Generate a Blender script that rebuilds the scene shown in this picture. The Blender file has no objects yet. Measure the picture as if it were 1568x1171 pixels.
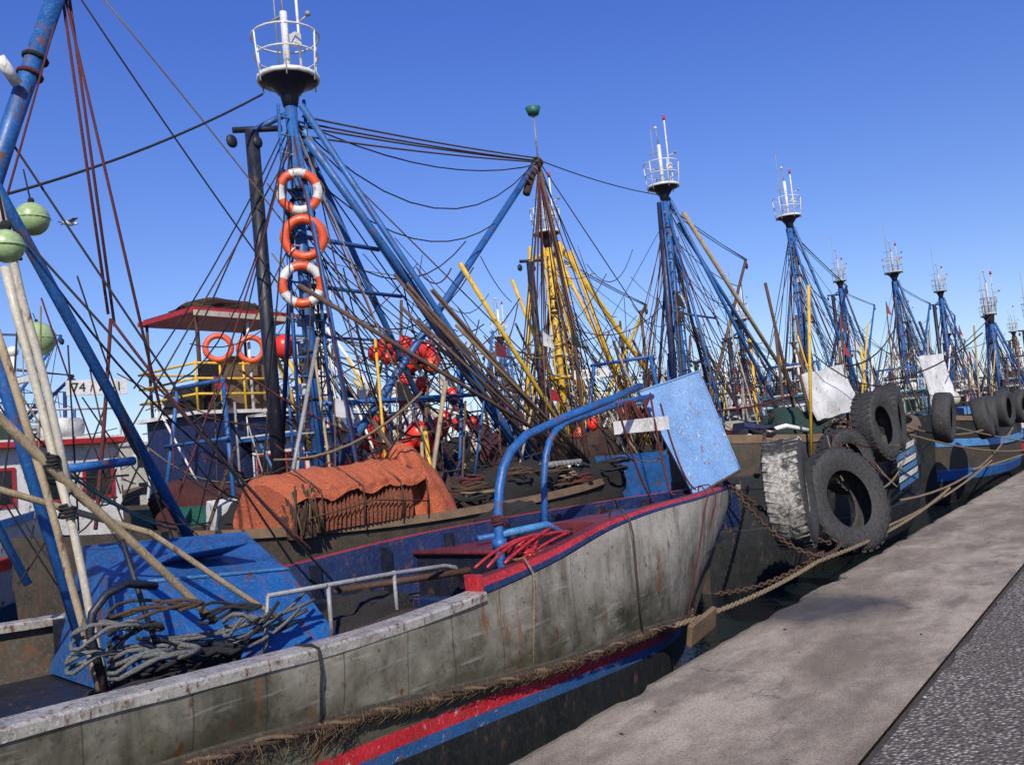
import bpy, math, random
from mathutils import Vector, Matrix, noise
R = random.Random(11)
SC = bpy.context.scene
COL = SC.collection

# ------------------------------------------------------------------ materials
def nmat(name):
    m = bpy.data.materials.new(name); m.use_nodes = True
    nt = m.node_tree; nt.nodes.clear()
    out = nt.nodes.new('ShaderNodeOutputMaterial'); b = nt.nodes.new('ShaderNodeBsdfPrincipled')
    nt.links.new(b.outputs[0], out.inputs[0])
    g = nt.nodes.new('ShaderNodeNewGeometry')
    return m, nt, b, g
def N(nt, t, **k):
    n = nt.nodes.new(t)
    for a, v in k.items(): setattr(n, a, v)
    return n
def noisen(nt, g, scale, vec=(1,1,1), detail=4, rough=.6):
    mp = N(nt, 'ShaderNodeMapping'); mp.inputs['Scale'].default_value = vec
    nt.links.new(g.outputs['Position'], mp.inputs[0])
    n = N(nt, 'ShaderNodeTexNoise'); n.inputs['Scale'].default_value = scale
    n.inputs['Detail'].default_value = detail; n.inputs['Roughness'].default_value = rough
    nt.links.new(mp.outputs[0], n.inputs['Vector']); return n.outputs['Fac']
def ramp(nt, src, a, b, c0=(0,0,0,1), c1=(1,1,1,1)):
    r = N(nt, 'ShaderNodeValToRGB'); e = r.color_ramp.elements
    e[0].position = a; e[1].position = b; e[0].color = c0; e[1].color = c1
    nt.links.new(src, r.inputs[0]); return r.outputs[0]
def mix(nt, fac, a, b, mode='MIX'):
    m = N(nt, 'ShaderNodeMix', data_type='RGBA', blend_type=mode)
    if isinstance(fac, float): m.inputs[0].default_value = fac
    else: nt.links.new(fac, m.inputs[0])
    for i, s in ((6, a), (7, b)):
        if isinstance(s, (tuple, list)): m.inputs[i].default_value = (*s[:3], 1)
        else: nt.links.new(s, m.inputs[i])
    return m.outputs[2]
def math2(nt, op, a, b_, c=None):
    n = N(nt,'ShaderNodeMath', operation=op)
    for i, s in enumerate((a, b_, c)):
        if s is None: continue
        if isinstance(s,(int,float)): n.inputs[i].default_value = s
        else: nt.links.new(s, n.inputs[i])
    return n.outputs[0]
def bump(nt, b, src, s=.3, d=.01):
    n = N(nt, 'ShaderNodeBump'); n.inputs['Strength'].default_value = s; n.inputs['Distance'].default_value = d
    nt.links.new(src, n.inputs['Height']); nt.links.new(n.outputs[0], b.inputs['Normal'])
def paint(name, c, wear=.5, rust=.35, rough=.5, scale=3., rustc=(.12,.045,.02), dirt=.45, bs=.25, chip=0):
    m, nt, b, g = nmat(name)
    n1 = noisen(nt, g, scale); n2 = noisen(nt, g, scale*4.3, (1,1,.5)); n3 = noisen(nt, g, scale*14, detail=2)
    dark = tuple(x*dirt for x in c)
    col = mix(nt, ramp(nt, n1, .35, .75), c, dark)
    pale = tuple(min(.8, x*1.15+.05*wear) for x in c)
    col = mix(nt, ramp(nt, n3, .5, .72), col, pale)
    col = mix(nt, ramp(nt, n2, .72-rust*.3, .80-rust*.22), col, rustc)
    if chip:
        n4 = noisen(nt, g, 16, (1,1,1), 8, .8)
        col = mix(nt, ramp(nt, n4, .63-chip*.1, .66-chip*.1), col, (.45,.47,.48))
    nt.links.new(col, b.inputs['Base Color'])
    nt.links.new(ramp(nt, n2, .3, .8, (rough-.12,)*3+(1,), (min(1,rough+.25),)*3+(1,)), b.inputs['Roughness'])
    bump(nt, b, n2, bs, .006); return m
def cloth(name, c, c2=None, scale=30., rough=.95, bs=.8, bd=.015, stretch=(1,1,1)):
    m, nt, b, g = nmat(name)
    n1 = noisen(nt, g, scale, stretch); n2 = noisen(nt, g, scale*.12, detail=2)
    c2 = c2 or tuple(x*.35 for x in c)
    col = mix(nt, ramp(nt, n1, .35, .65), c2, c)
    col = mix(nt, ramp(nt, n2, .35, .7), col, tuple(x*.55 for x in c))
    nt.links.new(col, b.inputs['Base Color']); b.inputs['Roughness'].default_value = rough
    bump(nt, b, n1, bs, bd); return m

M = {}
M['blue'] = paint('blue_paint', (.014,.105,.33), .5, .5)
M['lblue'] = paint('light_blue_paint', (.06,.22,.46), .8, .35)
M['plate'] = paint('blue_steel_plate', (.12,.25,.48), .9, .35, chip=.4, dirt=.6, scale=4)
M['dblue'] = paint('dark_blue_paint', (.009,.022,.085), .3, .4)
M['navy'] = paint('navy_black_paint', (.010,.013,.026), .2, .35)
M['white'] = paint('white_paint', (.70,.69,.66), .2, .4, dirt=.55)
M['cream'] = paint('cream_paint', (.50,.46,.37), .2, .35, dirt=.65)
M['farwhite'] = paint('dull_white_paint', (.46,.46,.45), .2, .45, dirt=.5)
M['yellow'] = paint('yellow_paint', (.64,.40,.035), .2, .5, dirt=.65)
M['red'] = paint('red_paint', (.42,.02,.025), .3, .35)
M['stripered'] = paint('red_waterline', (.50,.02,.03), .5, .45, chip=.3, dirt=.6, scale=5)
M['stripeblue'] = paint('blue_waterline', (.03,.11,.28), .5, .45, chip=.3, dirt=.55, scale=5)
M['maroon'] = paint('maroon_paint', (.15,.02,.025), .2, .3)
M['green'] = paint('green_paint', (.02,.13,.10), .3, .35)
M['teal'] = paint('teal_paint', (.02,.16,.20), .3, .35)
M['orange'] = paint('orange_plastic', (.75,.10,.03), .3, .1, .4, dirt=.6)
M['ballred'] = paint('red_buoy_plastic', (.75,.035,.02), .2, .0, .32, dirt=.65, bs=.05)
M['ballgreen'] = paint('green_float_plastic', (.32,.44,.20), .3, .0, .3, dirt=.7)
M['grey'] = paint('galvanised_steel', (.28,.28,.28), .3, .45)
M['steel'] = paint('pale_worn_steel', (.38,.36,.32), .6, .6, .32, dirt=.30, scale=7, chip=.3, bs=.6)
M['rust'] = paint('rusty_iron', (.07,.035,.022), .1, .4, .8)
M['wood'] = paint('weathered_wood', (.17,.11,.06), .3, .2, .8, scale=5)
M['pole'] = paint('bare_pole_wood', (.36,.28,.17), .3, .4, .7, scale=5)
M['pbrown'] = paint('brown_pole_wood', (.10,.06,.04), .3, .2, .8, scale=6)
M['hullwood'] = paint('dark_hull_wood', (.062,.050,.034), .3, .5, .7, scale=2.5)
M['hullblack'] = paint('black_hull_paint', (.014,.016,.016), .2, .35, .6)
M['deck'] = paint('deck_boards', (.06,.05,.042), .3, .3, .8)
M['rope'] = cloth('tan_rope', (.30,.22,.13), scale=60)
M['ropeb'] = cloth('brown_rope', (.10,.058,.035), scale=60)
M['roper'] = cloth('dark_red_rope', (.14,.03,.03), scale=60)
M['ropek'] = cloth('dark_rope', (.026,.026,.03), scale=60)
M['ropeg'] = cloth('grey_rope', (.20,.20,.19), scale=60)
M['ropet'] = cloth('teal_rope', (.05,.25,.22), scale=60)
M['neto'] = cloth('orange_net', (.68,.17,.07), (.20,.04,.02), 46, stretch=(1,1,1.4), bd=.03)
M['netrib'] = cloth('shaded_folded_net', (.30,.095,.05), (.07,.022,.014), 40, bd=.03)  # front of the orange net, browned to put its shade into the colour
M['netb'] = cloth('brown_net', (.10,.055,.038), (.02,.013,.01), 46, bd=.05)
M['netk'] = cloth('black_net', (.030,.027,.026), scale=46, bd=.05)
M['netg'] = cloth('green_net', (.03,.07,.055), scale=46, bd=.05)
M['netr'] = cloth('maroon_net', (.11,.03,.033), scale=46, bd=.05)
M['netn'] = cloth('blue_net', (.025,.045,.12), scale=46, bd=.05)

def mk_rubber(name, white):
    m, nt, b, g = nmat(name)
    n1 = noisen(nt, g, 5.2, detail=8, rough=.75); n2 = noisen(nt, g, 26)
    col = mix(nt, ramp(nt, n2, .3, .7), (.012,.012,.013), (.05,.047,.043))
    if white:
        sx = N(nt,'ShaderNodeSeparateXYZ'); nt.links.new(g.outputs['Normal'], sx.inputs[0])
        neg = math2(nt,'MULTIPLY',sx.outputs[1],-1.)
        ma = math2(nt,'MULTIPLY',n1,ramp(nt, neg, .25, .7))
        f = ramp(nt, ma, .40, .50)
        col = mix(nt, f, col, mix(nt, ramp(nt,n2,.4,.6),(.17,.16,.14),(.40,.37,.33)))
    nt.links.new(col, b.inputs['Base Color']); b.inputs['Roughness'].default_value = .75
    bump(nt, b, mix(nt,.5,n1,n2), .6, .012); return m
M['rubber'] = mk_rubber('tyre_rubber', False)
M['rubberw'] = mk_rubber('chafed_tyre_rubber', True)

def mk_hullA():
    m, nt, b, g = nmat('weathered_grey_hull')
    sp = N(nt,'ShaderNodeSeparateXYZ'); nt.links.new(g.outputs['Position'], sp.inputs[0])
    streak = noisen(nt, g, 3.2, (1,1.6,.30), 7, .62)
    big = noisen(nt, g, 1.1, (1,1,1.5), 6, .65); mid = noisen(nt, g, 5, detail=7, rough=.68)
    zb = math2(nt,'MULTIPLY_ADD',sp.outputs[1],.09,sp.outputs[2])
    zb = math2(nt,'MULTIPLY_ADD',mid,.7,zb); zc = math2(nt,'MULTIPLY_ADD',big,.9,zb)
    mr = N(nt,'ShaderNodeMapRange'); mr.inputs[1].default_value=1.45; mr.inputs[2].default_value=2.30; nt.links.new(zc, mr.inputs[0])
    base = mix(nt, ramp(nt, big, .38, .60), (.050,.050,.030), (.140,.130,.088))
    col = mix(nt, mr.outputs[0], base, (.50,.46,.385))
    col = mix(nt, ramp(nt, streak, .50, .66), col, mix(nt,.65,col,(.045,.042,.028)))
    pit = noisen(nt, g, 26, (1,1,1), 6, .75)
    col = mix(nt, ramp(nt, pit, .55, .66), col, mix(nt,.55,col,(.02,.018,.012)))
    scr = noisen(nt, g, 26, (1,.06,1.0), 3)
    col = mix(nt, ramp(nt, scr, .60, .72), col, mix(nt,.35,col,(.5,.48,.42)))
    rs = noisen(nt, g, 4.2, (1,2.2,.25), 7, .7)
    rk = noisen(nt, g, 1.3, (1,1,1), 3)
    rf = math2(nt,'MULTIPLY',ramp(nt, rs, .53, .62),ramp(nt, rk, .48, .60))
    col = mix(nt, rf, col, mix(nt,.8,col,(.19,.075,.028)))
    spot = noisen(nt, g, 15, (1,1,.6), 4, .6)
    col = mix(nt, ramp(nt, spot, .64, .69), col, (.11,.045,.02))
    seam = noisen(nt, g, 1.0, (0.01,1.1,.02), 0)
    sf = math2(nt,'COMPARE',seam,.5,.0022)
    col = mix(nt, math2(nt,'MULTIPLY',sf,.6), col, (.04,.03,.02))
    nt.links.new(col, b.inputs['Base Color'])
    nt.links.new(ramp(nt, mid, .38,.62,(.26,.26,.26,1),(.60,.60,.60,1)), b.inputs['Roughness'])
    b.inputs['Metallic'].default_value=.25
    bump(nt, b, mix(nt,.35,mid,streak), .45, .018); return m
M['hullA'] = mk_hullA()

def mk_glass():
    m, nt, b, g = nmat('window_glass'); b.inputs['Base Color'].default_value=(.015,.02,.025,1); b.inputs['Roughness'].default_value=.08; return m
M['glass'] = mk_glass()

def mk_water():
    m, nt, b, g = nmat('harbour_water')
    n1 = noisen(nt, g, 1.6, (1,1,1), 4); n2 = noisen(nt, g, 7, (1,1,1), 3)
    nt.links.new(mix(nt, n1, (.005,.010,.012), (.010,.020,.022)), b.inputs['Base Color']); b.inputs['Roughness'].default_value=.07
    bump(nt, b, mix(nt,.35,n1,n2), .6, .06); return m
M['water'] = mk_water()

def mk_conc():
    m, nt, b, g = nmat('quay_concrete')
    n1 = noisen(nt, g, .7, (1.3,.5,1), 7, .7); n2 = noisen(nt, g, 3.2, (1,.6,1), 8, .75); n3 = noisen(nt, g, 60, (1,1,1), 4,.7); n4 = noisen(nt, g, 200, (1,1,1), 2); n5=noisen(nt, g, 1.6, (1,.4,1), 6, .7)
    col = mix(nt, ramp(nt, n1, .42, .58), (.20,.158,.108), (.42,.355,.268))
    col = mix(nt, ramp(nt, n2, .45, .62), col, mix(nt,.6,col,(.13,.10,.066)))
    col = mix(nt, ramp(nt, n5, .52, .62), col, mix(nt,.6,col,(.09,.072,.054)))
    col = mix(nt, ramp(nt, n3, .38, .50, (1,1,1,1),(0,0,0,1)), col, mix(nt,.6,col,(.06,.048,.036)))
    col = mix(nt, ramp(nt, n4, .56, .66), col, mix(nt,.5,col,(.60,.53,.43)))
    v = N(nt,'ShaderNodeTexVoronoi', feature='DISTANCE_TO_EDGE'); v.inputs['Scale'].default_value=.42
    nv = N(nt,'ShaderNodeTexNoise'); nv.inputs['Scale'].default_value=2.2; nv.inputs['Detail'].default_value=6; nt.links.new(g.outputs['Position'], nv.inputs['Vector'])
    va = N(nt,'ShaderNodeVectorMath', operation='MULTIPLY_ADD'); nt.links.new(nv.outputs['Color'], va.inputs[0]); va.inputs[1].default_value=(.9,.9,0); nt.links.new(g.outputs['Position'], va.inputs[2])
    nt.links.new(va.outputs[0], v.inputs['Vector'])
    crack = math2(nt,'MULTIPLY',ramp(nt, v.outputs['Distance'], .001, .006, (1,1,1,1),(0,0,0,1)),ramp(nt,n5,.42,.55))
    col = mix(nt, crack, col, mix(nt,.6,col,(.06,.05,.04)))
    sp = N(nt,'ShaderNodeSeparateXYZ'); nt.links.new(g.outputs['Position'], sp.inputs[0])
    ed = math2(nt,'MULTIPLY_ADD',n2,.9,sp.outputs[0])
    e1 = N(nt,'ShaderNodeMapRange'); e1.inputs[1].default_value=-2.62; e1.inputs[2].default_value=-2.34; e1.inputs[3].default_value=1; e1.inputs[4].default_value=0; nt.links.new(ed, e1.inputs[0])
    col = mix(nt, e1.outputs[0], col, mix(nt,.45,col,(.05,.042,.034)))
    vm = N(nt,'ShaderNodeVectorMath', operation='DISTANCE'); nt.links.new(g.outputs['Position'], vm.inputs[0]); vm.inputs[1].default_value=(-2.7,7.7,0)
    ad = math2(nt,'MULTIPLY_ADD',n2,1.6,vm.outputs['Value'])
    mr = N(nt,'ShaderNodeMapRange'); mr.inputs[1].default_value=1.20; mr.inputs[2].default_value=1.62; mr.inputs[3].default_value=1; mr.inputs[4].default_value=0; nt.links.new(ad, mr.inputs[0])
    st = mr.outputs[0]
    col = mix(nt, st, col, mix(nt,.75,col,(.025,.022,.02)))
    nt.links.new(col, b.inputs['Base Color'])
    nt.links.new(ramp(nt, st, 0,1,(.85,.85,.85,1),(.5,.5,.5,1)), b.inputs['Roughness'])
    bump(nt, b, mix(nt,.5,n2,n3), .9, .018); return m
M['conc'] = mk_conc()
def mk_gravel():
    m, nt, b, g = nmat('worn_aggregate_paving')
    v = N(nt,'ShaderNodeTexVoronoi'); v.inputs['Scale'].default_value=40; v.inputs['Randomness'].default_value=1; nt.links.new(g.outputs['Position'], v.inputs['Vector'])
    n1 = noisen(nt, g, 1.1, (1,.6,1), 7,.7); n2 = noisen(nt, g, 14, (1,1,1), 6,.75)
    bw = N(nt,'ShaderNodeRGBToBW'); nt.links.new(v.outputs['Color'], bw.inputs[0])
    stone = ramp(nt, bw.outputs[0], .2, .8, (.06,.05,.04,1), (.52,.46,.38,1))
    d = ramp(nt, v.outputs['Distance'], .30, .6)
    col = mix(nt, d, stone, (.075,.062,.05))
    col = mix(nt, ramp(nt, n2, .48, .60), col, mix(nt,.6,col,(.17,.145,.11)))
    col = mix(nt, ramp(nt, n1, .40, .60), mix(nt,.6,col,(.10,.083,.062)), col)
    nt.links.new(col, b.inputs['Base Color']); b.inputs['Roughness'].default_value=.8
    inv = ramp(nt, v.outputs['Distance'], 0, .7, (1,1,1,1),(0,0,0,1))
    bump(nt, b, inv, 1., .012); return m
M['gravel'] = mk_gravel()

# ------------------------------------------------------------------ mesh builder
class MB:
    def __init__(s): s.v=[]; s.f=[]; s.mi=[]; s.sm=[]; s.mats=[]
    def m(s, k):
        mt = M[k]
        if mt not in s.mats: s.mats.append(mt)
        return s.mats.index(mt)
    def add(s, vs, fs, k, smooth=False):
        o=len(s.v); s.v += [tuple(v) for v in vs]; i=s.m(k)
        for f in fs: s.f.append(tuple(a+o for a in f)); s.mi.append(i); s.sm.append(smooth)
    def tube(s, pts, r, k, n=6, r2=None):
        pts=[Vector(p) for p in pts]; vs=[]; fs=[]; L=len(pts); prev=None
        for i,p in enumerate(pts):
            t=(pts[min(i+1,L-1)]-pts[max(i-1,0)])
            if t.length<1e-6: t=Vector((0,0,1))
            t.normalize()
            if prev is None:
                a=Vector((0,0,1)) if abs(t.z)<.9 else Vector((1,0,0)); u=t.cross(a).normalized()
            else:
                u=prev-t*prev.dot(t)
                u = u.normalized() if u.length>1e-5 else t.cross(Vector((1,0,0))).normalized()
            prev=u; w=t.cross(u); rr=r if r2 is None else r+(r2-r)*i/(L-1)
            for j in range(n):
                a=2*math.pi*j/n; vs.append(p+(u*math.cos(a)+w*math.sin(a))*rr)
        for i in range(L-1):
            for j in range(n): fs.append((i*n+j,i*n+(j+1)%n,(i+1)*n+(j+1)%n,(i+1)*n+j))
        fs.append(tuple(range(n))[::-1]); fs.append(tuple((L-1)*n+j for j in range(n)))
        s.add(vs,fs,k,True)
    def rope(s,a,b,sag=.0,r=.012,k='ropek',n=10,nn=5):
        a=Vector(a);b=Vector(b)
        if sag==0: n=1
        s.tube([a.lerp(b,i/n)-Vector((0,0,sag*4*(i/n)*(1-i/n))) for i in range(n+1)],r,k,nn)
    def box(s,c,d,k,rot=None):
        c=Vector(c); vs=[]
        for x in(-.5,.5):
            for y in(-.5,.5):
                for z in(-.5,.5):
                    p=Vector((x*d[0],y*d[1],z*d[2]))
                    if rot: p=rot@p
                    vs.append(c+p)
        s.add(vs,[(0,1,3,2),(4,6,7,5),(0,4,5,1),(2,3,7,6),(0,2,6,4),(1,5,7,3)],k)
    def ring(s,c,axis,Rr,r,k,n=20,m=8,a0=0,a1=2*math.pi,kk=None):
        c=Vector(c);ax=Vector(axis).normalized();u=ax.cross(Vector((0,0,1)) if abs(ax.z)<.9 else Vector((1,0,0))).normalized();w=ax.cross(u)
        if a1-a0>6.28:
            vs=[];
            for i in range(n):
                a=2*math.pi*i/n; d=u*math.cos(a)+w*math.sin(a)
                for j in range(m):
                    b=2*math.pi*j/m; vs.append(c+d*(Rr+r*math.cos(b))+ax*r*math.sin(b))
            for i in range(n):
                mt=k
                if kk and ((i*8+n//2)//n)%2==0: mt=kk
                fs=[(i*m+j,((i+1)%n)*m+j,((i+1)%n)*m+(j+1)%m,i*m+(j+1)%m) for j in range(m)]
                if i==0: o=len(s.v); s.v+=[tuple(v) for v in vs]
                ii=s.m(mt)
                for f in fs: s.f.append(tuple(q+o for q in f)); s.mi.append(ii); s.sm.append(True)
        else:
            s.tube([c+(u*math.cos(a0+(a1-a0)*i/n)+w*math.sin(a0+(a1-a0)*i/n))*Rr for i in range(n+1)],r,k,m)
    def ball(s,c,r,k,nu=14,nv=9,sc=(1,1,1)):
        vs=[];fs=[];c=Vector(c)
        for i in range(nv+1):
            p=math.pi*i/nv
            for j in range(nu):
                a=2*math.pi*j/nu; vs.append(c+Vector((math.sin(p)*math.cos(a)*r*sc[0],math.sin(p)*math.sin(a)*r*sc[1],math.cos(p)*r*sc[2])))
        for i in range(nv):
            for j in range(nu): fs.append((i*nu+j,(i+1)*nu+j,(i+1)*nu+(j+1)%nu,i*nu+(j+1)%nu))
        s.add(vs,fs,k,True)
    def buoy(s,c,r,k):
        s.ball(c,r,k,14,9,(1,1,1.15)); c=Vector(c)
        s.lathe(c+Vector((0,0,-r*1.1)),[(0,-r*.35),(r*.2,-r*.33),(r*.3,0),(r*.5,r*.25)],'navy' if r>.16 else k,8)
    def lathe(s,c,prof,k,n=20,axis=None):
        c=Vector(c);ax=Vector(axis or (0,0,1)).normalized();u=ax.cross(Vector((0,1,0)) if abs(ax.y)<.9 else Vector((1,0,0))).normalized();w=ax.cross(u)
        vs=[];fs=[];m=len(prof)
        for i in range(n):
            a=2*math.pi*i/n;d=u*math.cos(a)+w*math.sin(a)
            for (r,h) in prof: vs.append(c+d*r+ax*h)
        for i in range(n):
            for j in range(m-1): fs.append((i*m+j,((i+1)%n)*m+j,((i+1)%n)*m+j+1,i*m+j+1))
        s.add(vs,fs,k,True)
    def heap(s,c,rx,ry,h,k,seed=0,nu=26,nv=10,amp=.35,fr=1.6,ex=.7):
        vs=[];fs=[];c=Vector(c)
        for i in range(nv+1):
            p=.5*math.pi*i/nv
            for j in range(nu):
                a=2*math.pi*j/nu
                d=Vector((math.cos(a)*math.cos(p),math.sin(a)*math.cos(p),math.sin(p)))
                q=1+amp*noise.noise(d*fr+Vector((seed*3.1,seed,0)))+amp*.6*noise.noise(d*fr*3+Vector((seed,0,seed)))+amp*.45*noise.noise(d*fr*8+Vector((seed,0,seed)))
                vs.append(c+Vector((math.copysign(abs(d.x)**ex,d.x)*rx*q,math.copysign(abs(d.y)**ex,d.y)*ry*q,d.z**.8*h*q if d.z>0 else 0)))
        for i in range(nv):
            for j in range(nu): fs.append((i*nu+j,i*nu+(j+1)%nu,(i+1)*nu+(j+1)%nu,(i+1)*nu+j))
        s.add(vs,fs,k,True)
    def slab(s,q,th,k):
        q=[Vector(p) for p in q]; n=(q[1]-q[0]).cross(q[3]-q[0]).normalized()*th
        vs=q+[p-n for p in q]
        s.add(vs,[(0,1,2,3),(7,6,5,4),(0,4,5,1),(1,5,6,2),(2,6,7,3),(3,7,4,0)],k)
    def coil(s,c,r,turns,rr,k,h=.03,jit=.04):
        pts=[]
        for i in range(int(turns*14)):
            a=i/14*2*math.pi; q=r*(1+jit*3*noise.noise(Vector((i*.21,r,c[1]))))
            pts.append((c[0]+q*math.cos(a),c[1]+q*math.sin(a),c[2]+h*i/14+jit*noise.noise(Vector((i*.3,c[0],0)))))
        s.tube(pts,rr,k,6)
    def done(s,name,parent=None,bevel=0):
        me=bpy.data.meshes.new(name); off=Vector(parent.location) if parent else Vector((0,0,0))
        me.from_pydata([tuple(Vector(v)-off) for v in s.v],[],s.f)
        for m in s.mats: me.materials.append(m)
        me.polygons.foreach_set('material_index',s.mi); me.polygons.foreach_set('use_smooth',s.sm); me.update()
        ob=bpy.data.objects.new(name,me); COL.objects.link(ob)
        if parent: ob.parent=parent
        if bevel:
            b=ob.modifiers.new('bevel','BEVEL'); b.width=bevel; b.segments=2; b.limit_method='ANGLE'
        return ob
def empty(name,loc):
    e=bpy.data.objects.new(name,None); e.location=loc; e.empty_display_size=.3; COL.objects.link(e); return e
def itp(tab,y):
    if y<=tab[0][0]: return tab[0][1:]
    if y>=tab[-1][0]: return tab[-1][1:]
    for i in range(len(tab)-1):
        if tab[i][0]<=y<=tab[i+1][0]:
            t=(y-tab[i][0])/(tab[i+1][0]-tab[i][0]); h=tab[i+1][0]-tab[i][0]
            res=[]
            for c in range(1,len(tab[0])):
                p0,p1=tab[i][c],tab[i+1][c]
                m0=(tab[i+1][c]-tab[i-1][c])/(tab[i+1][0]-tab[i-1][0]) if i>0 else (p1-p0)/h
                m1=(tab[i+2][c]-tab[i][c])/(tab[i+2][0]-tab[i][0]) if i+2<len(tab) else (p1-p0)/h
                res.append((2*t**3-3*t*t+1)*p0+(t**3-2*t*t+t)*h*m0+(-2*t**3+3*t*t)*p1+(t**3-t*t)*h*m1)
            return tuple(res)

# ------------------------------------------------------------------ parts
def tyre(c,axis,Rr=.62,w=.40,k='rubber',lug=True,name='tyre_fender',n=40):
    b=MB(); ax=Vector(axis).normalized()
    pr=[(Rr*.55,w*.36),(Rr*.72,w*.50),(Rr*.90,w*.49),(Rr*.98,w*.42),(Rr,w*.2),(Rr,-w*.2),(Rr*.98,-w*.42),(Rr*.90,-w*.49),(Rr*.72,-w*.50),(Rr*.55,-w*.36),
        (Rr*.57,-w*.30),(Rr*.72,-w*.42),(Rr*.90,-w*.36),(Rr*.90,w*.36),(Rr*.72,w*.42),(Rr*.57,w*.30),(Rr*.55,w*.36)]
    b.lathe(c,pr,k,n,ax)
    if lug:
        u=ax.cross(Vector((0,1,0)) if abs(ax.y)<.9 else Vector((1,0,0))).normalized();v=ax.cross(u);c=Vector(c)
        for i in range(34):
            for sd in(-1,1):
                a=2*math.pi*(i+.25*sd)/34; d=u*math.cos(a)+v*math.sin(a); t=-u*math.sin(a)+v*math.cos(a)
                wr=.9+.2*noise.noise(Vector((a*2,sd,c.y)))
                rot=Matrix((d,(t*.94+ax*.3*sd).normalized(),(ax*.94-t*.3*sd).normalized())).transposed()
                b.box(c+d*(Rr*.99)*(1+.008*noise.noise(Vector((a*3,sd*2,1))))+ax*w*.24*sd,(.02,.068*wr,w*.40),k,rot)
    cc=Vector(c)
    for i,v_ in enumerate(b.v):
        d=Vector(v_)-cc; q=1+.03*noise.noise(d*2.0+cc); b.v[i]=tuple(cc+Vector((d.x*q,d.y*q,d.z*q*1.02)))
    return b.done(name)

def platform(b,x,y,z,r=.5,n=16,col='white',acc='red',seed=0):
    b.lathe((x,y,z),[(0,-.5),(.12,-.46),(.15,-.3),(r*.6,-.12),(r*.97,-.05)],'navy',n)
    b.lathe((x,y,z),[(r*.97,-.05),(r+.02,-.04),(r+.02,.02),(0,.02)],col,n)
    rr=r*1.04
    b.ring((x,y,z+.36),(0,0,1),rr,.015,col,20,5); b.ring((x,y,z+.70),(0,0,1),rr+.04,.018,col,20,5)
    for i in range(6):
        a=.3+i/6*6.283; cx,sy=math.cos(a),math.sin(a)
        b.tube([(x+(rr-.02)*cx,y+(rr-.02)*sy,z-.12),(x+(rr+.02)*cx,y+(rr+.02)*sy,z+.36),(x+(rr+.04)*cx,y+(rr+.04)*sy,z+.70)],.015,col,5)
    q=random.Random(int(x*31+y*7)); h1=q.uniform(.9,1.4); h2=q.uniform(1.2,2.2)
    b.tube([(x,y,z),(x,y,z+h1)],.06,col,8); b.tube([(x+.22,y+.1,z),(x+.22,y+.1,z+h2)],.025,col,6); b.tube([(x-.2,y,z),(x-.22,y,z+q.uniform(1.6,3.0))],.014,'grey',5)
    b.tube([(x,y,z+h1),(x-.05,y,z+h1+.5)],.018,'grey',6)
    b.tube([(x+.22,y+.1,z+h2),(x+.22,y+.1,z+h2+.14)],.045,acc,8); b.ball((x-.05,y,z+h1+.55),.05,col,8,6)
    b.box((x+.3,y-.05,z+.55),(.14,.12,.18),col); b.box((x-.22,y,z+1.1),(.3,.03,.03),'grey')
    b.tube([(x+.22,y+.1,z+.9),(x+.45,y+.1,z+.95)],.015,col,5); b.ball((x+.47,y+.1,z+.97),.05,'grey',8,6)

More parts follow.
